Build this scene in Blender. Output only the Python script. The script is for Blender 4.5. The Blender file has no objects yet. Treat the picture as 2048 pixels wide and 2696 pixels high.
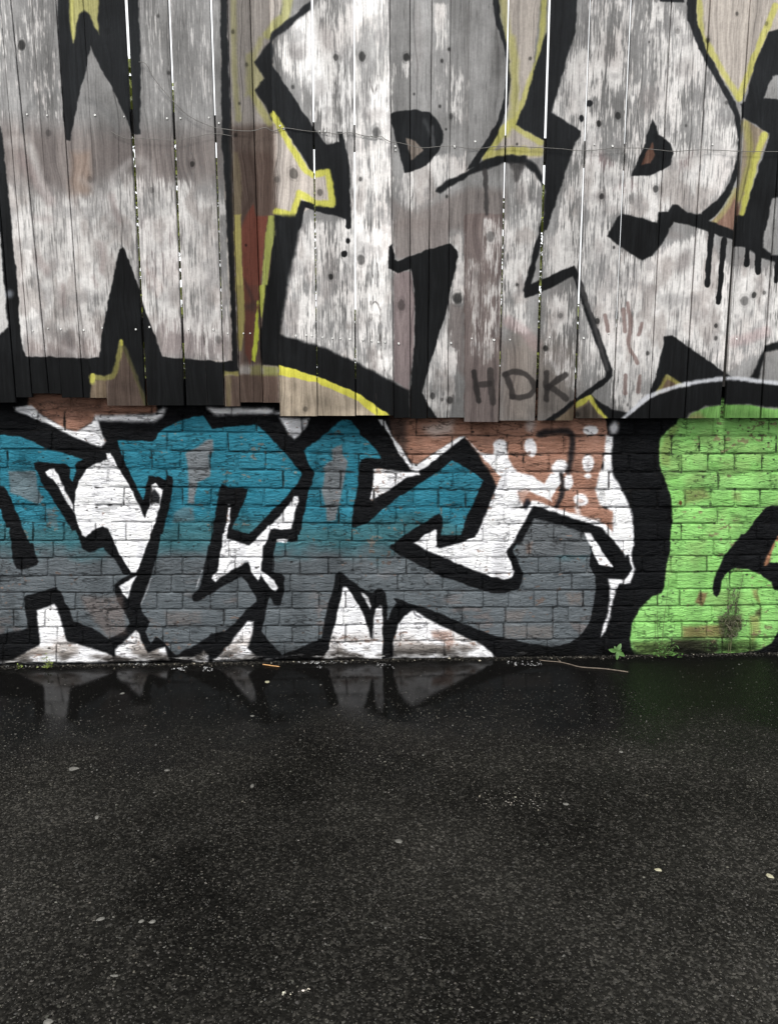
import bpy, bmesh, math, random
import numpy as np

random.seed(7)
rng = np.random.default_rng(11)
scene = bpy.context.scene
C = scene.collection

# ------------------------------------------------------------------ camera
F_PX = 2190.0                       # focal length in photo pixels (photo 2048 x 2696)
CAM_D, CAM_H = 3.4946, 1.2284       # metres from the brick face, metres above the asphalt
PITCH, YAW, ROLL = 0.16392, 0.020876, 0.001656

def cam_axes():
    f = np.array([math.sin(YAW)*math.cos(PITCH), math.cos(YAW)*math.cos(PITCH), -math.sin(PITCH)])
    r = np.array([math.cos(YAW), -math.sin(YAW), 0.0])
    u = np.cross(r, f)
    c, s = math.cos(ROLL), math.sin(ROLL)
    return c*r + s*u, -s*r + c*u, f
RT, UP, FW = cam_axes()
EYE = np.array([0.0, -CAM_D, CAM_H])

cam_data = bpy.data.cameras.new('camera')
cam = bpy.data.objects.new('camera', cam_data)
C.objects.link(cam)
import mathutils
M = mathutils.Matrix(((RT[0], UP[0], -FW[0], EYE[0]), (RT[1], UP[1], -FW[1], EYE[1]),
                      (RT[2], UP[2], -FW[2], EYE[2]), (0, 0, 0, 1)))
cam.matrix_world = M
cam_data.sensor_fit = 'VERTICAL'
cam_data.sensor_height = 36.0
cam_data.lens = F_PX * 36.0 / 2696.0
cam_data.clip_start = 0.05
cam_data.clip_end = 500.0
scene.camera = cam

# ------------------------------------------------------------------ sky, sun, exposure (overcast, after rain)
SUN_EL, SUN_ROT = math.radians(55), math.radians(205)
world = bpy.data.worlds.new('World')
scene.world = world
world.use_nodes = True
wn = world.node_tree
wn.nodes.clear()
sky = wn.nodes.new('ShaderNodeTexSky')
sky.sky_type = 'NISHITA'
sky.sun_disc = False
sky.sun_elevation = SUN_EL
sky.sun_rotation = SUN_ROT
sky.air_density = 1.0
sky.dust_density = 6.0
hs = wn.nodes.new('ShaderNodeHueSaturation')
hs.inputs['Saturation'].default_value = 0.12
cl = wn.nodes.new('ShaderNodeMix')          # closed cloud layer evens the clear sky out
cl.data_type = 'RGBA'
cl.inputs[0].default_value = 0.72
cl.inputs[7].default_value = (7.4, 7.5, 7.6, 1)
bg = wn.nodes.new('ShaderNodeBackground')
bg.inputs['Strength'].default_value = 0.13
wo = wn.nodes.new('ShaderNodeOutputWorld')
wn.links.new(sky.outputs['Color'], hs.inputs['Color'])
wn.links.new(hs.outputs['Color'], cl.inputs[6])
wn.links.new(cl.outputs[2], bg.inputs['Color'])
wn.links.new(bg.outputs['Background'], wo.inputs['Surface'])

sl = bpy.data.lights.new('sun', 'SUN')
sl.energy = 1.5
sl.angle = math.radians(14)
sl.color = (1.0, 0.97, 0.93)
sun = bpy.data.objects.new('sun', sl)
C.objects.link(sun)
d = mathutils.Vector((math.sin(SUN_ROT)*math.cos(SUN_EL), math.cos(SUN_ROT)*math.cos(SUN_EL), math.sin(SUN_EL)))
sun.rotation_euler = d.to_track_quat('Z', 'Y').to_euler()
sun.location = d*20

scene.view_settings.view_transform = 'Standard'
scene.view_settings.look = 'None'
scene.view_settings.gamma = 1.0
scene.view_settings.use_curve_mapping = False
scene.view_settings.exposure = 0.95
scene.render.engine = 'CYCLES'
scene.cycles.use_denoising = True
scene.cycles.max_bounces = 6

# ------------------------------------------------------------------ survey helpers: photo point -> metres on a real plane
YF = -0.066                          # front of the fence boards
GA, GB = -0.004, 0.0128              # the asphalt falls gently to the left: z = GA + GB*x

def ray(px):
    px = np.asarray(px, float)
    return FW + ((px[..., 0:1]-1024)/F_PX)*RT - ((px[..., 1:2]-1348)/F_PX)*UP
def on_wall(px, y=0.0):              # -> x, z on the vertical plane at depth y
    dr = ray(px)
    w = EYE + dr*((CAM_D+y)/dr[..., 1:2])
    return w[..., [0, 2]]
def on_ground(px):
    dr = ray(px)
    t = (GA - EYE[2])/(dr[..., 2:3] - GB*dr[..., 0:1])
    return EYE + dr*t
def gz(x):
    return GA + GB*min(3.0, max(-3.0, x))

# photo detail frames used while surveying (offset x, offset y, magnification)
FR = {'S': (0, 0, 1.0),
      'F1': (0, 0, 2.4), 'F2': (680, 0, 2.4), 'F3': (1348, 0, 2.4), 'F4': (0, 580, 2.4), 'F5': (680, 580, 2.4), 'F6': (1348, 580, 2.4),
      'Z1': (0, 0, 4.2), 'Z2': (0, 400, 4.2), 'Z3': (0, 760, 4.2), 'Z4': (380, 760, 4.2), 'Z5': (400, 0, 4.2), 'Z6': (400, 400, 4.2),
      'N1': (0, 1070, 4), 'N2': (410, 1070, 4), 'N3': (820, 1070, 4), 'N4': (1230, 1070, 4), 'N5': (1628, 1070, 4),
      'M1': (0, 1410, 4), 'M2': (410, 1410, 4), 'M3': (820, 1410, 4), 'M4': (1230, 1410, 4), 'M5': (1628, 1410, 4),
      'G1': (0, 1730, 1.6406), 'G2': (1024, 1730, 1.6406), 'G3': (0, 2200, 1.6406), 'G4': (1024, 2200, 1.6406)}
def src(fr, pts):
    ox, oy, s = FR[fr]
    a = np.asarray(pts, float)/s + (ox, oy)
    return a

# ------------------------------------------------------------------ numpy painter (computes the spray paint, grain and wear)
RES = 0.0019
FENCE_GAIN = .93

def vnoise(h, w, cy, cx, seed):
    """smooth value noise, feature size cy x cx pixels"""
    r = np.random.default_rng(seed)
    gy, gx = int(h/cy)+3, int(w/cx)+3
    g = r.random((gy, gx), dtype=np.float32)
    y = np.arange(h, dtype=np.float32)/cy
    x = np.arange(w, dtype=np.float32)/cx
    iy, ix = y.astype(int), x.astype(int)
    fy, fx = y-iy, x-ix
    fy = fy*fy*(3-2*fy)
    fx = fx*fx*(3-2*fx)
    a = g[iy]*(1-fy)[:, None] + g[iy+1]*fy[:, None]
    return a[:, ix]*(1-fx) + a[:, ix+1]*fx
def fbm(h, w, cy, cx, seed, octaves=4, gain=0.55):
    o = np.zeros((h, w), np.float32)
    a, t = 1.0, 0.0
    for k in range(octaves):
        o += a*vnoise(h, w, max(cy, 1.01), max(cx, 1.01), seed+k*17)
        t += a
        a *= gain
        cy, cx = cy/2, cx/2
    return o/t
def sstep(a, b, x):
    t = np.clip((x-a)/(b-a), 0, 1)
    return t*t*(3-2*t)
def spline(p, closed=True, n=5):
    p = np.asarray(p, float)
    out = []
    m = len(p)
    for i in range(m if closed else m-1):
        if closed:
            p0, p1, p2, p3 = p[(i-1) % m], p[i], p[(i+1) % m], p[(i+2) % m]
        else:
            p0, p1, p2, p3 = p[max(i-1, 0)], p[i], p[i+1], p[min(i+2, m-1)]
        for k in range(n):
            t = k/n
            out.append(0.5*((2*p1)+(-p0+p2)*t+(2*p0-5*p1+4*p2-p3)*t*t+(-p0+3*p1-3*p2+p3)*t**3))
    if not closed:
        out.append(p[-1])
    return np.array(out)

class Canvas:
    def __init__(s, x0, x1, z0, z1, y, seed):
        s.x0, s.x1, s.z0, s.z1, s.y = x0, x1, z0, z1, y
        s.w, s.h = int((x1-x0)/RES), int((z1-z0)/RES)
        s.rgb = np.zeros((s.h, s.w, 3), np.float32)
        s.X = (x0 + (np.arange(s.w)+.5)*RES).astype(np.float32)
        s.Z = (z1 - (np.arange(s.h)+.5)*RES).astype(np.float32)
        s.edge = (fbm(s.h, s.w, 14, 14, seed, 3)-.5)*0.010
        s.fine = fbm(s.h, s.w, 2.5, 2.5, seed+5, 2)
        s.patch = fbm(s.h, s.w, 60, 60, seed+9, 4)
    def to_xy(s, fr, pts):
        a = src(fr, pts).copy()
        a[:, 1] = np.where(a[:, 1] < -1, -260, a[:, 1])
        a[:, 0] = np.where(a[:, 0] < -3, a[:, 0]-220, a[:, 0])
        a[:, 0] = np.where(a[:, 0] > 2051, a[:, 0]+220, a[:, 0])
        return on_wall(a, s.y).astype(np.float32)
    def box(s, q, pad):
        c0 = max(0, int((q[:, 0].min()-pad-s.x0)/RES)); c1 = min(s.w, int((q[:, 0].max()+pad-s.x0)/RES)+2)
        r0 = max(0, int((s.z1-q[:, 1].max()-pad)/RES)); r1 = min(s.h, int((s.z1-q[:, 1].min()+pad)/RES)+2)
        return (r0, r1, c0, c1) if r1 > r0 and c1 > c0 else None
    def dist(s, q, b, closed):
        r0, r1, c0, c1 = b
        X, Z = s.X[None, c0:c1], s.Z[r0:r1, None]
        d2 = np.full((r1-r0, c1-c0), 1e9, np.float32)
        ins = np.zeros((r1-r0, c1-c0), bool)
        n = len(q)
        for i in range(n if closed else n-1):
            ax, az = q[i]; bx, bz = q[(i+1) % n]
            ex, ez = bx-ax, bz-az
            L = ex*ex+ez*ez
            if L < 1e-12:
                continue
            t = np.clip(((X-ax)*ex+(Z-az)*ez)/L, 0, 1)
            dx = X-ax-t*ex
            dz = Z-az-t*ez
            np.minimum(d2, dx*dx+dz*dz, out=d2)
            if closed and bz != az:
                cr = ((az > Z) != (bz > Z))
                ins ^= cr & (X < (bx-ax)*(Z-az)/(bz-az)+ax)
        return np.sqrt(d2), ins
    def lay(s, b, a, col, alpha):
        r0, r1, c0, c1 = b
        a = (a*alpha)[..., None]
        if callable(col):
            col = col(s, b)
        else:
            col = np.array(col, np.float32)/255.0
        v = s.rgb[r0:r1, c0:c1]
        v += (col-v)*a
    def poly(s, fr, pts, col, soft=2.5, alpha=1.0, smooth=False, rough=1.0, brk=0.0):
        q = s.to_xy(fr, pts)
        if smooth:
            q = spline(q).astype(np.float32)
        so = soft*0.0016
        b = s.box(q, so+.012)
        if b is None:
            return
        dd, ins = s.dist(q, b, True)
        sd = np.where(ins, dd, -dd) + s.edge[b[0]:b[1], b[2]:b[3]]*rough
        a = sstep(-so, so, sd)
        if brk:
            a = a*sstep(brk-.12, brk+.12, s.fine[b[0]:b[1], b[2]:b[3]]*.5+s.patch[b[0]:b[1], b[2]:b[3]]*.5+.1)
        s.lay(b, a, col, alpha)
    def line(s, fr, pts, wid, col, soft=3.0, alpha=1.0, smooth=True):
        q = s.to_xy(fr, pts)
        if smooth and len(q) > 2:
            q = spline(q, False).astype(np.float32)
        hw = wid/FR[fr][2]*0.0016*.5
        so = soft*0.0016
        b = s.box(q, hw+so+.012)
        if b is None:
            return
        dd, _ = s.dist(q, b, False)
        a = sstep(so, -so, dd-hw+s.edge[b[0]:b[1], b[2]:b[3]])
        s.lay(b, a, col, alpha)
    def spot(s, fr, c, rx, ry, col, soft=3.0, alpha=1.0, rot=0.0):
        t = np.linspace(0, 2*math.pi, 14, endpoint=False)
        p = np.stack([rx*np.cos(t), ry*np.sin(t)], 1)
        cr, sr = math.cos(rot), math.sin(rot)
        p = p @ np.array([[cr, sr], [-sr, cr]]) + c
        s.poly(fr, p, col, soft, alpha)
    def image(s, name):
        im = bpy.data.images.new(name, s.w, s.h, alpha=False)
        px = np.ones((s.h, s.w, 4), np.float32)
        px[..., :3] = np.clip(s.rgb[::-1], 0.012, 0.93)
        im.pixels.foreach_set(px.ravel())
        im.update()
        im.pack()
        return im
    def uv(s, x, z):
        return ((x-s.x0)/(s.x1-s.x0), (z-s.z0)/(s.z1-s.z0))

# ================================================================== the fence: boards
# left top, right top (at photo y 0), left bottom, right bottom, bottom y, how far proud (m)
BOARDS = [(-375, -278, -215, -128, 1062, 0), (-277, -178, -127, -43, 1062, .002), (-177, -46, -41, 43, 1060, .006), (-45.5, .6, 43.8, 84.9, 1046, .0), (2.4, 27.8, 86.8, 128.8, 1036, .003), (29.5, 83.2, 130.5, 162.8, 1036, -.003),
          (84.9, 147, 164.5, 220.3, 1047, .003), (148.4, 218.5, 221.9, 283.8, 1047, 0), (221, 327, 284, 384, 1068, .004), (336, 442, 389, 485, 1067, .002),
          (447.5, 489.7, 492, 548.3, 1067, 0), (489.9, 552, 548.6, 591, 1067, .001), (558, 599, 593, 632.6, 1070, -.001), (600.3, 657, 634, 691.7, 1059, .002),
          (658.4, 713, 692.4, 740, 1060, -.007), (711, 819, 738, 835.5, 1095, .010), (824.5, 930, 837.5, 935, 1094, .008), (933.5, 1024.2, 938, 1035.8, 1093, .009),
          (1025.6, 1078.4, 1036.6, 1079.6, 1100, -.002), (1080.2, 1136.8, 1081.4, 1123.8, 1102, -.004), (1138.5, 1185.6, 1125.5, 1177.2, 1100, -.001), (1187.3, 1237, 1178.9, 1224, 1099, -.004),
          (1235, 1336, 1222, 1310.5, 1110, .008), (1341.5, 1443.5, 1314, 1407, 1107, .004), (1450.5, 1552, 1415, 1508, 1107, .003), (1556.5, 1659.5, 1515, 1610, 1101, .002),
          (1665, 1766, 1614, 1707, 1101, .0), (1769.2, 1868, 1710, 1800, 1101, -.001), (1871, 1973, 1803, 1894, 1101, .003), (1975, 2075, 1907, 1998, 1100, .001),
          (2078, 2176, 2004, 2096, 1100, 0), (2180, 2280, 2100, 2190, 1100, .002), (2283, 2385, 2194, 2285, 1100, 0)]
FENCE_TOP = 2.92
FC = Canvas(-2.25, 2.35, 0.98, 2.95, YF, 100)
h, w = FC.h, FC.w

def board_lines():
    out = []
    for (tl, tr, bl, br, yb, pr) in BOARDS:
        a = on_wall([[tl, 0], [tr, 0], [bl, yb], [br, yb]], YF)
        out.append((a, pr))
    return out
BL = board_lines()
KNOTS = [  # photo x, y, radius px, darkness
    (57, 119, 12, .8), (285, 83, 8, .5), (506, 431, 9, .7), (129, 350, 8, .35), (884, 152, 9, .7), (954, 152, 11, .7), (1070, 150, 9, .75), (1163, 160, 5, .7),
    (1182, 129, 5, .7), (1090, 246, 3, .7), (1158, 280, 4, .7), (1174, 340, 3, .8), (990, 348, 13, .5), (774, 458, 13, .55), (843, 508, 9, .55), (949, 473, 5, .7),
    (772, 231, 5, .6), (1188, 304, 7, .5), (730, 475, 8, .4), (1176, 517, 5, .7), (1626, 304, 9, .75), (1724, 360, 10, .9), (1725, 498, 10, .7), (1583, 515, 9, .85),
    (1783, 81, 8, .4), (1708, 110, 3, .7), (1910, 271, 5, .5), (1938, 37, 5, .6), (2015, 62, 6, .4), (1862, 106, 7, .6), (951, 682, 14, .6), (872, 728, 8, .85),
    (915, 990, 7, .3), (1205, 784, 15, .75), (1290, 624, 14, .5), (1057, 803, 13, .45), (1360, 749, 5, .75), (805, 1076, 8, .5), (1138, 1042, 9, .7), (1184, 1053, 9, .75),
    (1164, 1051, 5, .6), (1571, 843, 9, .8), (1435, 917, 10, .9), (1983, 777, 8, .85), (1958, 790, 12, .45), (1883, 857, 7, .8), (1883, 889, 6, .7), (1704, 930, 6, .75),
    (1615, 651, 4, .8), (1520, 1090, 8, .6), (1652, 1065, 5, .5), (1475, 830, 8, .4), (417, 42, 4, .5), (445, 192, 5, .6), (621, 355, 5, .6), (614, 84, 5, .5), (650, 170, 5, .5),
    (631, 272, 4, .6), (648, 645, 3, .7), (575, 893, 12, .35), (1575, 325, 8, .95), (1805, 330, 4, .5), (2010, 770, 6, .6), (1360, 380, 4, .8), (1395, 155, 4, .6), (238, 470, 8, .3), (400, 500, 8, .4)]
tone = np.ones((h, w), np.float32)
grain = np.zeros((h, w), np.float32)
streak = np.zeros((h, w), np.float32)
knotd = np.zeros((h, w), np.float32)
low = fbm(h, w, 260, 40, 31, 3)
wob = (fbm(h, w, 150, 90, 41, 3)-.5)*34.0
XX, ZZ = np.meshgrid(FC.X, FC.Z)
kw = [(on_wall([k[0], k[1]], YF), k[2]*.0016, k[3]) for k in KNOTS]
defl = np.zeros((h, w), np.float32)
for (p, r, dk) in kw:
    c0, c1 = max(0, int((p[0]-.09-FC.x0)/RES)), min(w, int((p[0]+.09-FC.x0)/RES))
    r0, r1 = max(0, int((FC.z1-p[1]-.22)/RES)), min(h, int((FC.z1-p[1]+.22)/RES))
    if c1 <= c0 or r1 <= r0:
        continue
    dx = XX[r0:r1, c0:c1]-p[0]
    dz = ZZ[r0:r1, c0:c1]-p[1]
    k = np.exp(-(dz/(r*3.4))**2)*np.exp(-np.abs(dx)/(r*2.6))
    defl[r0:r1, c0:c1] += -np.sign(dx)*k*r*0.9/RES
    rr = np.sqrt((dx*1.08)**2+(dz*.86)**2)/r + (FC.edge[r0:r1, c0:c1]*70)
    core = sstep(1.08, .55, rr)*dk
    ring = (np.sin(rr*11)*.5+.5)*sstep(1.7, 1.0, rr)*.09 + sstep(.22, .0, np.abs(rr-1.12))*.16*dk
    knotd[r0:r1, c0:c1] = np.maximum(knotd[r0:r1, c0:c1], np.maximum(core, ring*(rr > .6)))
ucol = np.arange(w, dtype=np.float32)[None, :] + wob + defl
bid = np.full((h, w), -1, np.int16)
tz, bz = BL[0][0][0][1], 1.06
for i, (a, pr) in enumerate(BL):
    zt, zb = a[0][1], a[2][1]
    t = (FC.Z-zb)/(zt-zb)
    xl = a[2][0]+(a[0][0]-a[2][0])*t
    xr = a[3][0]+(a[1][0]-a[3][0])*t
    m = (FC.X[None, :] >= xl[:, None]-.003) & (FC.X[None, :] <= xr[:, None]+.003)
    bid[m] = i
g1 = np.random.default_rng(3).random((len(BOARDS)+1, 4096)).astype(np.float32)
def lut(idx, u):
    u = np.mod(u, 4094)
    k = u.astype(np.int32)
    f = u-k
    f = f*f*(3-2*f)
    return g1[idx, k]*(1-f)+g1[idx, k+1]*f
off = np.random.default_rng(4).random(len(BOARDS)+1).astype(np.float32)*2000
u0 = ucol+off[bid]+1200
grain = lut(bid, u0/6.5)*.45 + lut(bid, u0/2.4+700)*.33 + lut(bid, u0/1.15+1700)*.22
fibre = fbm(h, w, 30, 1.4, 51, 2)
fibre2 = fbm(h, w, 11, 2.0, 57, 3)
streak = fibre*.34+fibre2*.34+grain*.32
btone = np.random.default_rng(8).random(len(BOARDS)+1).astype(np.float32)
tone = btone[bid]
gnd = (grain-.5)
print('fence canvas', w, h)

def c3(r, g, b):
    return np.array((r, g, b), np.float32)/255
base = c3(166, 158, 150)*(1+(tone[..., None]-.5)*.16) + gnd[..., None]*.26 + ((low-.5)*.2)[..., None]
FC.rgb[:] = base

# colour builders that let the timber work through the paint
def silver(s, b):
    sl_ = np.s_[b[0]:b[1], b[2]:b[3]]
    g = gnd[sl_]
    v = c3(137, 136, 135)+((low[sl_]-.5)*.24+(tone[sl_]-.5)*.05+g*.10+(s.patch[sl_]-.5)*.22)[..., None]
    return v
def blackp(s, b):
    sl_ = np.s_[b[0]:b[1], b[2]:b[3]]
    zz = ZZ[sl_]
    haze_lift = sstep(1.5, 2.6, zz)*.062  # haze painted into the colour: black gets paler towards the top
    return c3(22, 23, 24)+(gnd[sl_]*.05+(s.patch[sl_]-.5)*.05+(fibre[sl_]-.5)*.03+haze_lift)[..., None]*np.array((.95, 1.0, 1.06), np.float32)
def wood(r, g, bl, amt=.26):
    def f(s, b):
        sl_ = np.s_[b[0]:b[1], b[2]:b[3]]
        return c3(r, g, bl)*(1+((tone[sl_]-.5)*.12)[..., None])+(gnd[sl_]*amt+(low[sl_]-.5)*.12)[..., None]*np.array((1, .96, .9), np.float32)
    return f
def paint(r, g, bl, amt=.16):
    return wood(r, g, bl, amt)
def dens(fr, pts, val, soft=30, smooth=False):
    """chalky white density field"""
    q = FC.to_xy(fr, pts)
    b = FC.box(q, soft*.0016)
    if b is None:
        return
    dd, ins = FC.dist(q, b, True)
    a = sstep(-soft*.0016, soft*.0016, np.where(ins, dd, -dd))
    v = chalk[b[0]:b[1], b[2]:b[3]]
    v += (val-v)*a

# --- letters in silver
FC.poly('S', [(-30, -10), (580, -10), (586, 300), (600, 700), (612, 949), (-30, 949)], silver, 3)
FC.poly('S', [(712, -10), (2080, -10), (2080, 1110), (736, 1110)], silver, 1)
# --- bare timber between the letters
beige = wood(172, 164, 156)
FC.poly('S', [(597, -10), (711, -10), (718, 335), (724, 560), (738, 1100), (590, 1100), (620, 700)], wood(163, 156, 150), 1)
FC.poly('F2', [(72, -10), (350, -10), (75, 290)], wood(184, 176, 168), 2)
FC.poly('F2', [(1430, -10), (1575, 300), (1595, 500), (1560, 860), (1400, 1010), (1700, 1000), (1700, -10)], beige, 2)
FC.poly('F3', [(0, -10), (245, -10), (130, 450), (20, 785), (215, 890), (190, 1000), (0, 1000)], beige, 2)
FC.poly('F3', [(1140, -10), (1690, -10), (1440, 640), (1240, 400), (1150, 150)], beige, 2)
FC.poly('F2', [(90, 690), (340, 1100), (460, 1080), (480, 1290), (360, 1300), (230, 1380), (105, 1320)], wood(186, 177, 169), 2)
FC.poly('F5', [(132, 950), (370, 1000), (615, 1090), (840, 1235), (840, 1290), (130, 1290)], wood(176, 162, 143), 2)
FC.poly('F3', [(1460, 750), (1620, 850), (1500, 1150), (1430, 1450), (1415, 1440), (1450, 1000)], wood(140, 128, 112), 3)
FC.poly('F3', [(1235, 1420), (1330, 1330), (1425, 1180), (1430, 1460), (1390, 1460)], wood(122, 96, 84), 3)
# --- mauve and brown under-coats left from older pieces
mauve = wood(121, 113, 110, .2)
FC.poly('S', [(-30, 300), (120, 330), (300, 345), (450, 350), (585, 345), (590, 470), (420, 500), (330, 455), (200, 520), (90, 500), (-30, 420)], mauve, 40, .9, brk=.36)
FC.poly('Z2', [(790, 0), (1000, 0), (1010, 460), (770, 500), (800, 200)], wood(136, 117, 105, .16), 12, .7)
FC.poly('Z2', [(780, 480), (850, 520), (900, 760), (800, 780)], wood(146, 132, 128), 12, .4)
FC.poly('F4', [(900, 210), (960, 300), (1040, 420), (1000, 480), (940, 430)], wood(128, 100, 92), 10, .6)
FC.poly('F4', [(400, 610), (650, 590), (640, 860), (420, 720)], mauve, 18, .6)
FC.poly('F4', [(170, 720), (640, 760), (630, 870), (170, 860)], wood(140, 128, 125), 22, .75)
FC.poly('F4', [(960, 600), (1460, 620), (1465, 880), (1000, 860)], wood(150, 138, 136), 24, .75)
FC.poly('F4', [(880, 0), (1130, 0), (1140, 360), (960, 420), (890, 250)], wood(152, 139, 138), 24, .6)
FC.poly('F2', [(845, 1260), (1000, 1330), (1330, 1180), (1560, 1200), (1560, 1450), (845, 1450)], mauve, 14, .8)
FC.poly('F5', [(852, -5), (1210, -5), (1200, 160), (880, 250), (855, 200)], mauve, 6, .8)
FC.poly('F5', [(855, 325), (970, 320), (990, 500), (985, 800), (950, 1080), (855, 1010)], wood(124, 110, 110, .14), 4, .85)
FC.poly('F5', [(1300, -40), (1548, -40), (1530, 1000), (1518, 1285), (1300, 1285)], wood(117, 104, 101, .2), 2, .85)
FC.poly('F5', [(1210, 500), (1300, 560), (1300, 1000), (1230, 900), (1190, 700)], wood(116, 105, 102, .18), 10, .6)
FC.poly('F5', [(1530, 780), (1690, 800), (1690, 1275), (1520, 1275)], wood(124, 113, 107, .22), 30, .8)
FC.poly('F6', [(0, 700), (400, 800), (390, 1270), (0, 1270)], wood(128, 119, 112, .22), 40, .75)
FC.poly('F3', [(480, 970), (560, 960), (640, 1040), (600, 1090), (470, 1030)], wood(140, 122, 122), 12, .7)
FC.poly('F3', [(650, 1150), (760, 1130), (800, 1180), (700, 1220), (640, 1200)], wood(142, 116, 116), 10, .6)
FC.poly('F3', [(1040, 1000), (1140, 960), (1130, 1060), (1040, 1090)], wood(140, 118, 118), 10, .6)

# --- chalky white over the silver, catching on the raised grain
chalk = np.zeros((h, w), np.float32)
dens('S', [(-30, 470), (200, 520), (330, 470), (585, 500), (610, 900), (-30, 900)], .80, 36)
dens('S', [(-30, -10), (140, -10), (180, 330), (-30, 330)], .26, 40)
dens('S', [(335, -10), (580, -10), (580, 300), (400, 320)], .16, 30)
dens('F4', [(300, 700), (1460, 740), (1465, 900), (170, 860)], .30, 30)
dens('F2', [(80, 290), (340, 70), (835, -5), (840, 700), (820, 1440), (590, 1440), (560, 900), (440, 900)], .52, 16)
dens('F2', [(200, 130), (360, 80), (460, 560), (420, 700), (300, 500)], .92, 20)
dens('F2', [(590, 30), (830, -5), (780, 60), (600, 160)], .95, 16)
dens('F2', [(700, 500), (830, 500), (830, 800), (650, 740)], .72, 20)
dens('F2', [(600, 900), (835, 960), (835, 1440), (600, 1440)], .78, 20)
dens('F2', [(1110, 30), (1190, 30), (1190, 330), (1120, 300)], .66, 14)
dens('F2', [(1050, 440), (1200, 380), (1320, 500), (1300, 800), (1200, 760)], .32, 24)
dens('F2', [(860, 1130), (1100, 1000), (1300, 960), (1330, 1080), (1120, 1240), (960, 1340), (860, 1300)], .78, 14)
dens('F2', [(850, 400), (960, 380), (940, 480), (840, 480)], .6, 12)
dens('F5', [(200, 0), (850, 0), (850, 1000), (150, 720)], .58, 16)
dens('F5', [(620, 0), (850, 0), (850, 500), (620, 500)], .78, 18)
dens('F5', [(1070, 940), (1190, 600), (1215, 500), (1210, 1260), (1130, 1250), (1040, 1090)], .62, 8)
dens('F5', [(1205, 80), (1300, 80), (1300, 520), (1215, 520)], .7, 10)
dens('F5', [(1200, 800), (1260, 820), (1220, 1250), (1195, 1250)], .7, 8)
dens('F5', [(1330, 250), (1400, 250), (1390, 850), (1350, 850)], .55, 14)
dens('F5', [(1430, 0), (1540, 0), (1520, 820), (1430, 900)], .66, 14)
dens('F5', [(1545, 0), (1690, 0), (1690, 700), (1540, 650)], .78, 20)
dens('F3', [(0, 1040), (190, 1100), (190, 1440), (0, 1440)], .5, 14)
dens('F3', [(450, 0), (1090, 0), (1240, 430), (1420, 800), (1420, 1000), (1200, 1345), (690, 1345), (250, 1440), (400, 900), (250, 700)], .42, 14)
dens('F3', [(330, 440), (470, 300), (470, 720), (380, 720)], .8, 14)
dens('F3', [(500, 60), (590, 60), (570, 430), (490, 520)], .85, 12)
dens('F3', [(650, 180), (750, 30), (740, 400), (700, 480), (620, 560)], .85, 12)
dens('F3', [(890, 0), (950, 0), (950, 130), (880, 120)], .9, 8)
dens('F3', [(890, 220), (1000, 200), (970, 800), (900, 700)], .8, 12)
dens('F3', [(1010, 40), (1110, 150), (1240, 450), (1190, 560), (1050, 380)], .8, 14)
dens('F3', [(1220, 540), (1380, 900), (1420, 1000), (1300, 1250), (1190, 1340), (1200, 800)], .74, 14)
dens('F3', [(940, 960), (1200, 960), (1190, 1340), (940, 1300)], .82, 14)
dens('F3', [(470, 1000), (930, 1110), (915, 1400), (690, 1345), (450, 1350)], .74, 14)
dens('F6', [(0, 0), (190, 0), (70, 480), (0, 700)], .74, 16)
dens('F6', [(200, 100), (600, -40), (680, 190), (830, 250), (1200, 60), (1360, 300), (1680, 300), (1680, 800), (1340, 950), (1030, 720), (900, 1000), (640, 1200), (630, 950), (400, 320), (200, 400)], .80, 18)
dens('F6', [(200, 500), (380, 380), (600, 960), (400, 1100), (200, 900)], .55, 16)
dens('F6', [(640, 1050), (870, 1090), (720, 1220), (640, 1180)], .75, 12)
def rank(a):
    lo, hi = np.percentile(a[::7, ::7], [2, 98])
    return np.clip((a-lo)/(hi-lo), 0, 1)
fine_s = rank(fibre*.50+fibre2*.28+grain*.22)
cloud = rank(fbm(h, w, 70, 44, 77, 4))
dab = rank(fbm(h, w, 26, 15, 83, 3))
smear = np.zeros((h, w), np.float32)
keep_chalk = chalk
chalk = smear
dens('S', [(-30, 440), (585, 440), (612, 940), (-30, 940)], .75, 20)
dens('F2', [(80, 0), (830, 0), (840, 800), (440, 900)], .35, 20)
chalk = keep_chalk
a0 = np.clip(chalk*.98+(cloud-.5)*.62*np.clip(chalk*3, 0, 1)+(dab-.5)*.36*np.clip(chalk*3, 0, 1), 0, 1)
ws = sstep(.80-a0, 1.22-a0, fine_s)*np.clip(chalk*4, 0, 1)
wa = ws*(1-smear)+smear*(.5*a0+.5*ws)
wcol = c3(214, 211, 208)+((fibre-.5)*.08+gnd*.10+(cloud-.5)*.10)[..., None]
warm = sstep(.45, .8, fbm(h, w, 80, 60, 91, 3))[..., None]*np.array((-.010, -.020, -.022), np.float32)
wcol = wcol+warm
FC.rgb += (wcol-FC.rgb)*(wa*.90)[..., None]
chalk2 = np.zeros((h, w), np.float32)
chalk, sv = chalk2, chalk
dens('F2', [(200, 130), (335, 60), (470, 600), (420, 760), (260, 480)], .9, 20)
dens('F2', [(590, 20), (830, -5), (790, 70), (600, 170)], .9, 16)
dens('F2', [(700, 520), (830, 500), (830, 780), (660, 720)], .7, 24)
dens('F2', [(490, 380), (600, 300), (600, 900), (520, 800)], .7, 18)
dens('F2', [(590, 960), (650, 960), (640, 1440), (590, 1440)], .6, 18)
dens('F5', [(640, 20), (830, 20), (830, 300), (760, 420), (640, 330)], .55, 20)
chalk = sv
bw = np.clip(chalk2*1.2-(1-fine_s)*.75, 0, 1)
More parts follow.
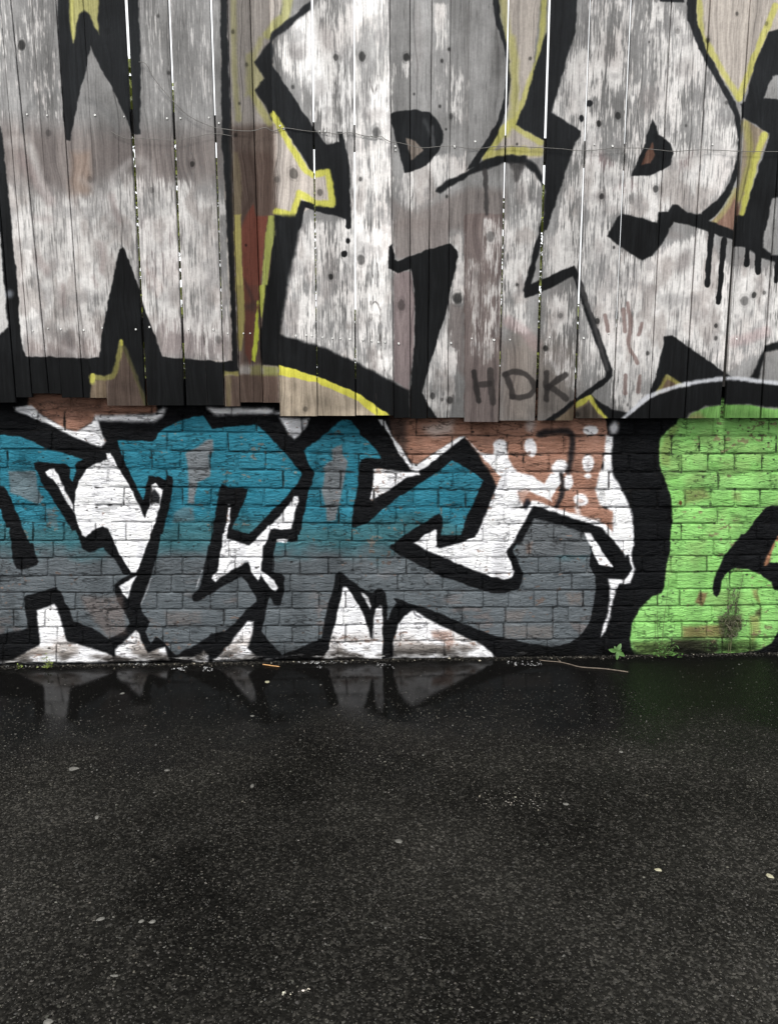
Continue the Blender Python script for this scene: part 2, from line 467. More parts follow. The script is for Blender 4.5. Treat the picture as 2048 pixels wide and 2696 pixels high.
FC.rgb += (c3(240, 239, 238)-FC.rgb)*(bw*.9)[..., None]
# thin mauve-brown wash of older paint ghosting through the white
low_right = sstep(2.16, 1.98, ZZ)
wash = sstep(.50, .72, fbm(h, w, 62, 34, 401, 4))*low_right
wash2 = sstep(.52, .74, fbm(h, w, 34, 26, 409, 3))
FC.rgb += (c3(138, 130, 126)-FC.rgb)*(np.clip(wash*.50, 0, 1)*np.clip(chalk*2, 0, 1))[..., None]
FC.rgb += (c3(128, 126, 126)-FC.rgb)*(wash2*.38*np.clip(chalk*2, 0, 1))[..., None]
# sprayed smears and left-over dabs on the W and the second R
for p_, wd, al in (([(130, 160), (420, 560), (800, 1010)], 60, .40), ([(330, -20), (430, 250), (490, 430)], 95, .75), ([(900, 300), (1150, 480), (1220, 700)], 70, .5), ([(230, 1080), (420, 1250), (560, 1480)], 60, .4),
                   ([(1080, 480), (1190, 640), (1250, 760)], 90, .6), ([(640, 900), (760, 1150), (720, 1400)], 50, .35)):
    FC.line('Z2', p_, wd, c3(206, 202, 199)*255, 10, al*.45)
for p_, wd, al in (([(250, 60), (420, 330), (560, 540)], 110, .45), ([(1240, 480), (1280, 640), (1330, 760)], 60, .45), ([(380, 730), (560, 740)], 60, .3), ([(420, 1180), (520, 1320)], 90, .4), ([(1120, 1020), (1150, 1180), (1130, 1300)], 60, .45), ([(700, 1480), (710, 1680)], 50, .5), ([(1030, 1380), (1070, 1470)], 30, .5)):
    FC.line('Z2', p_, wd, (140, 126, 124), 9, al)
for fr, p_, wd, al in (('F4', [(400, 640), (520, 690), (650, 800)], 46, .6), ('F4', [(200, 740), (330, 760), (470, 840)], 34, .5), ('F4', [(1180, 660), (1290, 700), (1380, 660)], 40, .4), ('F4', [(1160, 360), (1180, 420)], 50, .8), ('F1', [(180, 860), (190, 910)], 30, .8), ('F1', [(195, 930), (250, 1120), (300, 1240)], 34, .8), ('F1', [(60, 900), (150, 890)], 60, .6), ('F1', [(880, 1010), (940, 1040), (940, 1110)], 50, .6)):
    FC.line(fr, p_, wd, (204, 201, 198), 10, al*.5)
for fr, c_, rx_, ry_, ro_, al in (('F6', (1030, 90), 45, 22, .2, .6), ('F6', (1080, 260), 42, 70, .5, .75), ('F6', (545, 160), 26, 40, -.3, .5), ('F6', (300, 600), 34, 30, 0, .55), ('F6', (870, 440), 40, 40, .6, .4), ('F6', (1020, 590), 26, 16, .3, .5), ('F6', (1230, 600), 60, 50, .2, .4), ('F6', (1240, 740), 40, 30, .4, .5), ('F6', (300, 860), 40, 80, .1, .5), ('F6', (500, 860), 20, 30, 0, .4), ('F6', (270, 440), 60, 30, .3, .35), ('F6', (1480, 260), 70, 40, 0, .45), ('F3', (600, 320), 70, 110, 0, .35), ('F3', (860, 620), 60, 80, .2, .4), ('F3', (1080, 430), 60, 60, 0, .35), ('F3', (640, 1330), 60, 26, .2, .4), ('F3', (560, 1240), 40, 40, .2, .5), ('F3', (60, 1220), 40, 70, 0, .45), ('F2', (1010, 250), 26, 240, 0, .25), ('F2', (740, 720), 60, 34, -.2, .4), ('F2', (390, 560), 40, 60, 0, .4), ('F2', (250, 330), 60, 60, 0, .4), ('F2', (430, 230), 40, 100, -.3, .4), ('F5', (450, 330), 50, 160, .1, .4), ('F5', (640, 640), 50, 60, 0, .35), ('F5', (720, 900), 30, 90, 0, .3)):
    FC.spot(fr, c_, rx_, ry_, (136, 130, 128), 12, al, ro_)
for fr, p_ in (('F6', [(700, 560), (712, 700)]), ('F6', [(725, 520), (748, 640), (735, 780), (770, 860), (790, 900)]), ('F6', [(715, 980), (712, 1090)]), ('F6', [(805, 980), (795, 1080)]), ('F6', [(820, 650), (800, 720)]), ('F6', [(585, 600), (605, 700)])):
    FC.line(fr, p_, 22, (118, 98, 94), 2, .75)

# --- W: black, yellow
FC.line('Z1', [(255, 1450), (290, 1250), (420, 1070), (640, 1000)], 55, (110, 110, 110), 5, .4)
FC.line('Z1', [(880, 1090), (1100, 1160), (1250, 1330), (1310, 1450)], 55, (110, 110, 110), 5, .4)
FC.line('Z2', [(1450, 100), (1280, 250), (1250, 420)], 60, (190, 186, 184), 8, .4)
FC.poly('Z1', [(625, -10), (650, 500), (690, 1050), (720, 1450), (730, 1545), (780, 1550), (800, 1450), (880, 1050), (960, 740), (1010, 510), (1070, 650), (1300, 1080), (1450, 1440), (1480, 1480), (1555, 1480), (1558, 700), (1500, -10)], blackp, 2)
FC.poly('Z1', [(775, -10), (785, 250), (815, 470), (850, 260), (880, 160), (935, 112), (975, 140), (1040, 270), (1105, 390), (1095, 200), (1095, -10)], paint(172, 168, 112), 3)
FC.line('Z1', [(790, 0), (800, 300), (815, 420)], 30, paint(190, 186, 104), 3, .7)
W2 = [(-30, 310), (4, 330), (17, 448), (31, 579), (38, 674), (48, 745), (52, 843), (58, 903), (68, 936), (78, 938), (133, 939), (215, 943), (262, 940), (268, 893), (274, 858), (286, 797), (307, 698), (317, 657), (325, 648), (331, 657), (345, 698), (367, 757), (380, 808), (394, 843), (428, 938), (485, 943), (542, 948), (585, 951), (612, 949), (610, 880), (606, 760), (600, 640), (596, 555), (590, 436), (585, 380), (583, 190), (581, 71), (577, -10), (597, -10), (600, 95), (604, 190), (608, 298), (612, 400), (614, 495), (617, 602), (620, 733), (623, 800), (624, 855), (628, 927), (629, 985), (592, 985), (592, 1095), (-30, 1095)]
FC.poly('S', W2, blackp, 2.2)
FC.poly('S', [(-30, 600), (2, 612), (5, 640), (11, 720), (19, 800), (24, 860), (0, 884), (-30, 890)], (200, 198, 196), 3)
FC.spot('S', (26, 773), 8, 9, (150, 155, 165), 8, .6)
FC.poly('Z3', [(1000, 1240), (1020, 1100), (1010, 1000), (1080, 1010), (1250, 990), (1300, 880), (1350, 620), (1490, 930), (1625, 1340), (1180, 1340)], wood(98, 84, 76, .2), 3)
FC.poly('Z3', [(1010, 1010), (1180, 1000), (1190, 1230), (1000, 1230)], wood(118, 103, 84, .2), 3, .8)
FC.line('Z3', [(1030, 1030), (1022, 972), (1100, 980), (1250, 965), (1290, 870), (1320, 740), (1350, 590)], 52, paint(146, 140, 84), 3, .85)
FC.line('Z3', [(1030, 960), (1025, 1010)], 44, paint(188, 184, 88), 2, .9)
FC.line('Z3', [(1348, 570), (1355, 610)], 40, paint(186, 182, 88), 2, .9)
FC.line('Z3', [(1380, 640), (1480, 900), (1620, 1290)], 40, paint(108, 102, 70), 4, .7)
FC.poly('Z4', [(888, 950), (1480, 940), (1500, 1330), (888, 1330)], wood(104, 87, 78, .22), 5)
FC.poly('Z4', [(905, 960), (960, 940), (960, 1330), (905, 1330)], paint(128, 116, 84), 4, .7)
FC.poly('Z4', [(887, 905), (1045, 910), (1045, 955), (887, 955)], paint(160, 150, 88), 3, .8)
# narrow brown boards right of the W
FC.poly('S', [(611, 335), (720, 330), (728, 580), (738, 960), (630, 960), (616, 580)], wood(90, 75, 68, .24), 12, .97)
FC.poly('S', [(613, 325), (718, 322), (720, 400), (613, 395)], wood(120, 108, 100), 14, .5)
FC.poly('Z6', [(985, 830), (1030, 720), (1120, 580), (1150, 700), (1290, 700), (1255, 900), (1200, 1500), (1190, 1700), (1020, 1700), (1000, 1300)], paint(112, 66, 55, .08), 3)
FC.poly('Z4', [(1105, -40), (1290, -40), (1280, 200), (1225, 350), (1210, 700), (1170, 830), (1110, 690), (1110, 400)], paint(100, 64, 55, .08), 4)
FC.poly('Z4', [(1110, 170), (1240, 140), (1240, 260), (1120, 230)], (58, 48, 44), 8, .7)
FC.line('Z6', [(1010, 1400), (1090, 1560), (1130, 1680)], 28, (62, 45, 42), 4, .7)
FC.poly('Z6', [(1000, 640), (1100, 450), (1130, 500), (1020, 740), (990, 830)], (74, 60, 54), 6, .8)
FC.poly('Z6', [(895, -5), (960, -5), (1000, 400), (985, 690), (905, 690)], paint(126, 114, 92), 3, .8)
FC.poly('Z6', [(905, 690), (985, 690), (990, 900), (1000, 1300), (1025, 1690), (940, 1690), (920, 1100)], paint(172, 162, 98), 2)
FC.poly('Z4', [(1018, -40), (1105, -40), (1115, 300), (1085, 690), (1040, 690)], paint(152, 142, 88), 3)
FC.poly('Z6', [(1285, 700), (1350, 700), (1368, 930), (1320, 1100), (1300, 1300), (1250, 1690), (1195, 1690), (1240, 1100), (1255, 900)], paint(148, 153, 84), 2)
FC.poly('Z4', [(1270, -40), (1350, -40), (1300, 350), (1275, 220)], paint(160, 164, 80), 2)
FC.poly('Z6', [(1360, 930), (1395, 930), (1400, 1720), (1250, 1720), (1300, 1300), (1325, 1050)], blackp, 2)
FC.poly('Z4', [(1345, -40), (1500, -40), (1500, 855), (1300, 840), (1275, 600), (1300, 350)], blackp, 3)
FC.poly('Z4', [(1255, 130), (1265, 400), (1270, 560), (1220, 800), (1190, 785), (1222, 400)], paint(188, 196, 76), 2)
FC.poly('Z4', [(1170, 860), (1290, 840), (1295, 950), (1180, 950)], paint(130, 124, 78), 5, .8)
FC.poly('Z4', [(1310, 850), (1480, 860), (1480, 955), (1315, 955)], paint(136, 136, 80), 5, .85)
FC.line('Z5', [(900, -10), (905, 400), (920, 900), (960, 1310)], 58, paint(172, 168, 114), 5, .6)
FC.poly('Z5', [(1040, 600), (1110, 560), (1180, 400), (1245, 390), (1160, 650), (1240, 860), (1200, 970), (1040, 1060)], paint(168, 164, 110), 6, .6)
FC.line('Z5', [(1120, 1040), (1200, 1190), (1300, 1350)], 70, paint(172, 168, 102), 6, .65)
FC.poly('Z5', [(1330, 410), (1240, 520), (1130, 680), (1240, 860), (1135, 990), (1240, 1150), (1345, 1345), (1345, 410)], blackp, 3)
FC.line('Z5', [(850, -10), (860, 600), (885, 1200)], 22, (120, 118, 124), 4, .5)
# --- R (first)
FC.line('F2', [(60, 205), (170, 110), (310, -10)], 52, paint(176, 174, 112), 5, .75, False)
FC.poly('F2', [(68, 228), (160, 150), (240, 90), (330, 10), (345, -10), (410, -10), (330, 65), (240, 140), (180, 200), (110, 245), (73, 290)], blackp, 3)
FC.poly('F2', [(76, 392), (340, 795), (430, 920), (515, 900), (505, 838), (530, 840), (560, 960), (578, 1100), (585, 1430), (560, 1430), (553, 1385), (300, 1312), (262, 1450), (105, 1450), (108, 1362), (235, 1385), (265, 1265), (480, 1312), (450, 1075), (340, 1085), (88, 690)], blackp, 2.2)
FC.line('F2', [(92, 720), (200, 915), (305, 1085), (350, 1108), (440, 1085), (470, 1290), (370, 1285), (262, 1225), (218, 1365), (108, 1335)], 37, paint(196, 193, 92), 3, .95, False)
FC.poly('F5', [(108, -30), (280, -30), (235, 200), (190, 420), (150, 640), (135, 740), (108, 740)], blackp, 7)
FC.line('F5', [(572, -10), (570, 40)], 28, blackp, 1.5)
FC.spot('F5', (567, 130), 15, 18, blackp, 1.5)
FC.spot('F5', (545, 212), 17, 19, blackp, 1.5)
FC.poly('F5', [(130, 722), (250, 750), (430, 810), (620, 895), (855, 1020), (955, 1080), (965, 1265), (840, 1250), (620, 1095), (375, 995), (130, 920)], blackp, 5)
FC.poly('F5', [(133, 912), (370, 982), (620, 1086), (835, 1232), (745, 1232), (620, 1135), (375, 1025), (133, 975)], paint(214, 208, 84, .1), 2)
FC.poly('F5', [(820, 165), (845, 150), (862, 245), (880, 255), (1090, 175), (1215, 145), (1255, 180), (1260, 230), (1230, 370), (1190, 560), (1075, 935), (1035, 1085), (1070, 1160), (1140, 1265), (955, 1265), (958, 1080), (985, 800), (990, 500), (965, 300), (880, 330), (825, 300)], blackp, 1.8)
FC.poly('F2', [(835, 715), (900, 695), (980, 690), (1080, 705), (1130, 750), (1165, 830), (1165, 900), (1130, 970), (1060, 1040), (980, 1080), (925, 1088), (900, 1000), (870, 880), (840, 780)], blackp, 2)
FC.poly('F2', [(930, 868), (985, 885), (1045, 945), (968, 1005), (958, 960)], wood(112, 103, 96), 2)
FC.line('F2', [(1100, 800), (1105, 920)], 16, (95, 96, 98), 4, .6)
FC.line('F2', [(1050, 760), (1090, 850)], 20, (80, 82, 84), 5, .5)
FC.poly('F2', [(1405, -10), (1450, -10), (1530, 140), (1575, 300), (1592, 480), (1575, 650), (1540, 780), (1480, 900), (1410, 1000), (1380, 1050), (1320, 1070), (1380, 980), (1440, 890), (1500, 790), (1545, 650), (1568, 480), (1555, 320), (1500, 150)], blackp, 2.2)
FC.line('F2', [(1480, -10), (1560, 140), (1610, 320), (1622, 480), (1605, 700), (1560, 850)], 44, paint(174, 171, 108), 6, .6)
FC.poly('F2', [(1470, -10), (1570, -10), (1570, 260), (1540, 150)], paint(172, 166, 116), 10, .45)
FC.line('F2', [(1450, 960), (1530, 850), (1600, 780)], 50, paint(186, 182, 96), 4, .8)
FC.line('F2', [(1440, 1000), (1560, 960), (1680, 950)], 46, paint(176, 170, 96), 4, .8)
FC.poly('F2', [(1405, -10), (1450, -10), (1530, 140), (1575, 300), (1592, 480), (1575, 650), (1540, 780), (1480, 900), (1410, 1000), (1380, 1050), (1320, 1070), (1380, 980), (1440, 890), (1500, 790), (1545, 650), (1568, 480), (1555, 320), (1500, 150)], blackp, 2.2)
FC.line('F3', [(0, 950), (100, 965), (170, 960)], 46, paint(178, 172, 98), 4, .8)
FC.line('F3', [(0, 800), (20, 700), (5, 400), (0, 250)], 40, paint(176, 171, 110), 6, .55)
FC.line('F3', [(225, -10), (185, 240), (110, 520), (40, 720), (20, 800), (180, 900)], 32, paint(180, 176, 100), 4, .8)
FC.poly('F2', [(1130, 1185), (1200, 1130), (1310, 1090), (1420, 1010), (1560, 978), (1690, 988), (1690, 1035), (1560, 1030), (1420, 1080), (1330, 1110), (1230, 1170), (1150, 1218), (1122, 1208)], blackp, 3)
FC.poly('F3', [(-10, 978), (60, 988), (150, 1040), (196, 1130), (208, 1280), (195, 1180), (140, 1090), (80, 1045), (-10, 1035)], blackp, 4)
FC.line('F2', [(1430, 1080), (1436, 1200), (1440, 1350)], 26, (52, 50, 50), 3, .8)
FC.poly('F2', [(1585, 1030), (1690, 1030), (1640, 1150), (1620, 1150)], (60, 58, 58), 6, .85)
# --- big zig-zag and second R
FC.poly('F3', [(245, -10), (445, -10), (400, 200), (330, 420), (250, 710), (430, 830), (430, 860), (395, 900), (330, 1100), (240, 1380), (215, 1450), (196, 1450), (205, 1200), (200, 1000), (195, 890), (20, 790), (80, 650), (150, 400), (230, 150)], blackp, 2.5)
FC.line('F3', [(250, -10), (400, -6)], 40, paint(170, 166, 108), 3, .8)
FC.poly('F6', [(190, -25), (225, -25), (150, 270), (120, 400), (390, 285), (420, 340), (625, 930), (630, 980), (600, 1020), (250, 1280), (180, 1280), (390, 1130), (585, 990), (592, 960), (380, 350), (170, 460), (80, 490), (65, 440), (100, 330), (175, 30)], blackp, 2.5)
FC.line('F6', [(420, 380), (500, 600), (600, 940)], 26, (105, 102, 102), 6, .5)
FC.poly('F6', [(250, 1280), (390, 1160), (480, 1110), (620, 1280)], wood(128, 112, 92), 4)
FC.poly('F6', [(400, 1200), (490, 1150), (580, 1280), (390, 1280)], wood(84, 76, 68), 4)
FC.line('F6', [(405, 1165), (488, 1115), (540, 1190), (610, 1255)], 34, paint(190, 186, 84), 2.5, 1, False)
FC.poly('F6', [(500, 1100), (560, 1155), (640, 1198), (740, 1215), (700, 1270), (620, 1270), (545, 1180)], blackp, 3)
FC.poly('F3', [(885, 745), (910, 800), (920, 850), (960, 870), (1000, 910), (1020, 970), (1000, 1040), (940, 1080), (870, 1110), (750, 1112), (780, 1040), (820, 950)], blackp, 2)
FC.poly('F3', [(885, 900), (905, 980), (870, 1030), (815, 1042), (850, 950)], wood(92, 68, 58), 2)
FC.poly('F3', [(920, -10), (1095, -10), (1085, 14), (930, 10)], blackp, 2)
FC.line('F3', [(1170, -10), (1185, 130), (1240, 300), (1330, 460), (1430, 620)], 34, paint(184, 180, 102), 4, .8)
FC.line('F3', [(1660, 40), (1560, 280), (1430, 620)], 38, paint(186, 182, 100), 3, .85, False)
FC.poly('F3', [(1080, -10), (1150, -10), (1165, 130), (1230, 320), (1320, 500), (1410, 650), (1440, 760), (1440, 900), (1420, 1100), (1380, 1230), (1300, 1340), (1215, 1420), (1195, 1345), (1290, 1270), (1370, 1150), (1415, 1000), (1425, 880), (1400, 730), (1330, 590), (1240, 430), (1160, 260), (1110, 130)], blackp, 2.2)
FC.line('F3', [(1475, 780), (1500, 1000), (1430, 1250)], 40, paint(150, 146, 84), 6, .7)
FC.line('F3', [(1590, 850), (1530, 1020), (1440, 1400)], 40, paint(182, 180, 92), 4, .9)
FC.line('F3', [(1260, 1420), (1350, 1310), (1410, 1200)], 30, paint(150, 144, 96), 4, .7)
FC.poly('F6', [(670, -30), (690, -47), (790, -20), (915, 15), (925, -50), (985, -55), (1012, -105), (1045, -100), (1110, -48), (1210, -40), (1240, 0), (1400, 70), (1402, 125), (1250, 80), (1160, 40), (1020, 5), (950, 140), (880, 220), (820, 248), (700, 180), (598, 100)], blackp, 2.5)
FC.poly('F3', [(1690, 40), (1620, 200), (1520, 430), (1470, 640), (1438, 660), (1455, 740), (1620, 840), (1610, 900), (1540, 1100), (1480, 1300), (1435, 1460), (1600, 1460), (1640, 1250), (1690, 1100), (1690, 680), (1585, 620), (1640, 480), (1690, 340)], blackp, 2.5)
FC.poly('F6', [(1420, -30), (1605, -30), (1580, 170), (1640, 220), (1690, 200), (1690, 300), (1640, 255), (1570, 240), (1480, 170), (1390, 160), (1395, 70)], blackp, 3)
for a, wd in (([(1255, 70), (1240, 250), (1230, 405)], 34), ([(1335, 120), (1318, 320), (1300, 515)], 31), ([(1485, 160), (1478, 275)], 32), ([(1550, 190), (1550, 325)], 36), ([(1672, 240), (1666, 380)], 30)):
    FC.line('F6', a, wd, blackp, 1.5)
FC.poly('F6', [(960, 735), (1010, 728), (1120, 800), (1340, 960), (1400, 1005), (1250, 1015), (1080, 1065), (980, 970), (920, 1095), (860, 1115), (900, 1000), (940, 850)], blackp, 2.5)
FC.poly('F6', [(915, 1095), (980, 985), (1090, 1060), (1040, 1090)], wood(112, 94, 78), 3)
FC.line('F6', [(915, 1090), (978, 985), (1085, 1055)], 26, paint(150, 142, 78), 3, .8, False)
FC.poly('F6', [(1690, 585), (1600, 790), (1520, 960), (1485, 1010), (1550, 1015), (1600, 830), (1690, 690)], blackp, 4)
FC.line('F6', [(-20, 640), (70, 700), (150, 785)], 66, (172, 140, 140), 9, .35)
FC.line('F6', [(1400, 765), (1500, 740), (1600, 700)], 66, (168, 138, 138), 9, .35)
# --- crown of the green figure
FC.poly('F6', [(1080, 1290), (1130, 1215), (1220, 1178), (1350, 1160), (1500, 1162), (1600, 1183), (1690, 1215), (1690, 1290)], paint(122, 178, 92, .2), 4)
FC.poly('F6', [(1085, 1290), (1120, 1225), (1180, 1210), (1250, 1290)], paint(150, 132, 92, .2), 10, .7)
FC.poly('F6', [(690, 1270), (870, 1120), (1050, 1050), (1250, 1012), (1400, 1000), (1530, 1020), (1690, 1105), (1690, 1215), (1600, 1180), (1500, 1160), (1350, 1158), (1220, 1173), (1120, 1218), (1080, 1280)], blackp, 4)
FC.line('F6', [(690, 1262), (780, 1180), (870, 1108), (1050, 1045), (1250, 1008), (1400, 995), (1540, 1012), (1690, 1085)], 26, (214, 216, 222), 4, .9)
# --- HDK tag
for a, wd, al in (([(1360, 958), (1372, 1040), (1392, 1140)], 32, .9), ([(1462, 950), (1468, 1040), (1480, 1150)], 40, .68), ([(1380, 1036), (1460, 1030)], 34, .72),
                  ([(1562, 970), (1590, 1040), (1606, 1112)], 38, .82), ([(1558, 970), (1612, 955), (1668, 962), (1720, 1000), (1744, 1052), (1716, 1096), (1660, 1116), (1602, 1112)], 34, .78)):
    FC.line('F5', a, wd, (46, 43, 42), 2.5, al)
for a, wd, al in (([(214, 962), (216, 1130)], 36, .78), ([(336, 976), (280, 1010), (218, 1056)], 36, .82), ([(236, 1046), (290, 1085), (345, 1126)], 36, .72)):
    FC.line('F6', a, wd, (46, 43, 42), 2.5, al)
FC.spot('F3', (490, 652), 18, 20, blackp, 1.5)
FC.spot('F3', (437, 750), 16, 22, blackp, 1.5)
# grain lines, knots, cracks and grime over everything
rgb = FC.rgb
lum = rgb.mean(-1)
rgb *= (1-knotd*np.where(lum > .25, .78, .25))[..., None]
lines = sstep(.30, .12, grain)*.20 + sstep(.36, .16, fibre)*.15
rgb *= (1-lines*sstep(.12, .35, lum))[..., None]
rgb *= (.94+.12*FC.fine)[..., None]
for fr, a in (('F5', [(710, 510), (722, 740), (735, 960), (752, 1250)]), ('F5', [(766, 600), (780, 860), (800, 950)]), ('F2', [(700, 480), (735, 605), (755, 480)]),
              ('F5', [(700, 640), (710, 560), (738, 512), (768, 560), (772, 640), (766, 760)]), ('F5', [(690, 220), (740, 400), (758, 330), (735, 210)]), ('F4', [(1290, 680), (1312, 1170)])):
    FC.line(fr, a, 3, (52, 48, 46), 1.2, .55)
bt = 1+(btone-.5)*.13
for k_ in (14, 15):
    bt[k_-1] *= .93
for k_, v_ in ((12, .92), (13, .9), (14, .9), (15, 1.06), (16, 1.03), (17, 1.08), (18, .93), (19, .96), (20, .92), (21, .97), (22, .9), (23, .97), (24, .95)):
    bt[k_] *= v_
rgb *= bt[bid][..., None]
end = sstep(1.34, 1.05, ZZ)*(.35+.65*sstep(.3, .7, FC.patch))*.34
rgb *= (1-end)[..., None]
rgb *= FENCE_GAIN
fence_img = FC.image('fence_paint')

# ================================================================== the brick wall: courses and paint
RX = [200, 600, 1030, 1440, 1840]
ROWS = [[1036, 1045, 1049, 1049, 1050], [1083, 1093, 1098, 1099, 1100], [1134, 1139, 1147, 1147, 1147], [1185, 1189, 1197, 1197, 1195], [1234, 1236, 1245, 1242, 1242], [1282, 1285, 1290, 1290, 1289],
        [1329, 1331, 1335, 1337, 1335], [1375, 1376, 1380, 1380, 1379], [1424, 1425, 1425, 1426, 1422], [1469, 1467, 1470, 1467, 1464], [1516, 1512, 1512, 1510, 1506], [1560, 1560, 1557, 1555, 1551],
        [1605, 1604, 1601, 1599, 1595], [1651, 1650, 1644, 1640, 1637], [1695, 1694, 1689, 1684, 1680], [1746, 1741, 1736, 1731, 1726], [1790, 1785, 1780, 1775, 1770]]
JOINTS = [
    [-140, -70, 40, 190, 266, 400, 540, 610, 750, 900, 970, 1110, 1250, 1390, 1530, 1670, 1810, 1950, 2090],
    [-150, -10, 100, 171, 250, 412, 482, 592, 675, 725, 799, 870, 1010, 1096, 1241, 1310, 1452, 1600, 1670, 1740, 1807, 1877, 2023, 2100],
    [-140, 0, 140, 284, 440, 601, 752, 904, 1049, 1190, 1335, 1485, 1640, 1768, 1840, 1907, 2043, 2110],
    [-120, -50, 21, 96, 174, 250, 325, 400, 476, 554, 627, 700, 769, 837, 945, 1012, 1085, 1160, 1235, 1307, 1377, 1445, 1516, 1587, 1655, 1725, 1794, 1863, 1933, 2005, 2075],
    [-145, 0, 140, 285, 440, 597, 746, 897, 1042, 1192, 1330, 1477, 1602, 1745, 1890, 2028, 2100],
    [-110, -40, 30, 104, 175, 250, 327, 400, 481, 557, 622, 696, 769, 844, 914, 984, 1089, 1154, 1225, 1300, 1367, 1447, 1520, 1590, 1660, 1730, 1803, 1870, 1935, 2000, 2070],
    [-130, -20, 120, 289, 445, 595, 745, 892, 1044, 1187, 1327, 1485, 1620, 1762, 1888, 2030, 2100],
    [-125, -55, 15, 88, 170, 252, 332, 400, 471, 560, 634, 710, 780, 865, 927, 995, 1065, 1131, 1201, 1272, 1340, 1400, 1457, 1530, 1600, 1670, 1730, 1792, 1849, 1919, 1990, 2060],
    [-140, 0, 142, 297, 451, 604, 752, 895, 1040, 1124, 1190, 1328, 1392, 1486, 1560, 1640, 1748, 1878, 2020, 2100],
    [-130, -20, 59, 127, 269, 341, 410, 481, 550, 620, 720, 790, 865, 929, 995, 1070, 1132, 1200, 1282, 1350, 1417, 1474, 1545, 1615, 1690, 1765, 1860, 1930, 2000, 2070],
    [-145, 0, 147, 300, 452, 627, 765, 895, 1047, 1165, 1270, 1375, 1505, 1640, 1780, 1920, 2060],
    [-100, -10, 64, 135, 200, 271, 340, 415, 482, 555, 626, 700, 770, 840, 910, 990, 1064, 1177, 1271, 1339, 1406, 1467, 1534, 1600, 1670, 1730, 1788, 1844, 1920, 1994, 2065],
    [-110, 37, 120, 205, 285, 360, 440, 590, 737, 905, 1050, 1152, 1217, 1330, 1455, 1495, 1640, 1760, 1873, 2000, 2070],
    [-120, -50, 20, 80, 152, 220, 290, 360, 430, 500, 570, 640, 700, 770, 840, 910, 985, 1055, 1125, 1195, 1260, 1326, 1387, 1455, 1525, 1600, 1670, 1794, 1860, 1920, 1975, 2050],
    [-140, 10, 150, 300, 450, 604, 750, 890, 1030, 1170, 1302, 1440, 1590, 1768, 1900, 1973, 2080],
    [-130, -60, 90, 230, 370, 520, 660, 800, 940, 1080, 1220, 1360, 1500, 1640, 1780, 1920, 2060]]
def rowy(k, x):
    return float(np.interp(x, RX, ROWS[k])) if 200 <= x <= 1840 else (ROWS[k][0]+(ROWS[k][1]-ROWS[k][0])/400*(x-200) if x < 200 else ROWS[k][4]+(ROWS[k][4]-ROWS[k][3])/400*(x-1840))

BC = Canvas(-2.25, 2.35, -0.10, 1.30, 0.0, 300)
h2, w2 = BC.h, BC.w
X2, Z2 = np.meshgrid(BC.X, BC.Z)
crease = fbm(h2, w2, 5, 22, 301, 3)
crease2 = fbm(h2, w2, 8, 30, 305, 3)
pn = fbm(h2, w2, 30, 60, 309, 4)
def jit(s, b, col, k=.10):
    sl_ = np.s_[b[0]:b[1], b[2]:b[3]]
    return col+((pn[sl_]-.5)*k+(s.fine[sl_]-.5)*.05+(crease[sl_]-.5)*.07)[..., None]
def blk(s, b):
    return jit(s, b, c3(15, 16, 18), .03)
def wht(s, b):
    sl_ = np.s_[b[0]:b[1], b[2]:b[3]]
    dirt = sstep(.16, .02, Z2[sl_])*sstep(.35, .62, pn[sl_])
    col = jit(s, b, c3(240, 240, 243), .08)
    return col+(c3(150, 138, 128)-col)*(dirt*.75)[..., None]
def terra(s, b):
    return jit(s, b, c3(152, 114, 97), .12)
def letter(s, b):
    sl_ = np.s_[b[0]:b[1], b[2]:b[3]]
    zz = Z2[sl_]+(pn[sl_]-.5)*.10+(s.patch[sl_]-.5)*.06
    t = sstep(.43, .53, zz)[..., None]
    t2 = sstep(.56, .66, zz)[..., None]
    col = c3(90, 96, 100)*(1-t)+c3(60, 104, 112)*t
    col = col*(1-t2)+c3(44, 112, 131)*t2
    rust = sstep(.60, .72, s.patch[sl_])*sstep(.5, .2, Z2[sl_])*sstep(.4, .6, crease2[sl_])
    col = col+(c3(128, 104, 96)-col)*(rust*.30)[..., None]
    return jit(s, b, col, .08)
def greenp(s, b):
    sl_ = np.s_[b[0]:b[1], b[2]:b[3]]
    col = jit(s, b, c3(137, 195, 109), .10)
    dull = sstep(.55, .75, s.patch[sl_])*.5
    return col+(c3(134, 166, 100)-col)*dull[..., None]

BC.rgb[:] = blk(BC, (0, h2, 0, w2))
# terracotta left bare between the letters
BC.poly('N1', [(330, -400), (1640, -400), (1650, 70), (1020, 100), (980, 160), (800, 270), (690, 245), (560, 155), (390, 65), (300, 0)], terra, 5)
BC.poly('N1', [(300, -60), (780, -70), (1060, -20), (1060, 40), (700, 20), (400, 10)], (40, 34, 32), 14, .45, brk=.45)
BC.poly('N1', [(420, 110), (700, 80), (900, 110), (560, 150)], (70, 52, 46), 12, .6)
BC.poly('N3', [(760, -300), (1680, -300), (1660, 300), (1560, 320), (1320, 470), (1110, 610), (1060, 600), (950, 430), (850, 310)], terra, 4)
BC.poly('N3', [(770, 100), (1000, 140), (1000, 500), (940, 440), (850, 310)], (48, 40, 38), 14, .8)
BC.poly('N4', [(-20, -200), (1500, -200), (1530, 320), (1450, 500), (1400, 700), (1360, 850), (1390, 1000), (1450, 1070), (1540, 1090), (1540, 1260), (1530, 1360), (1430, 1250), (1000, 1110), (690, 1000), (400, 1000), (120, 500), (-20, 340)], terra, 4)
BC.poly('N3', [(1180, 210), (1500, 140), (1480, 280), (1300, 320), (1200, 280)], (205, 200, 196), 14, .6, brk=.42)
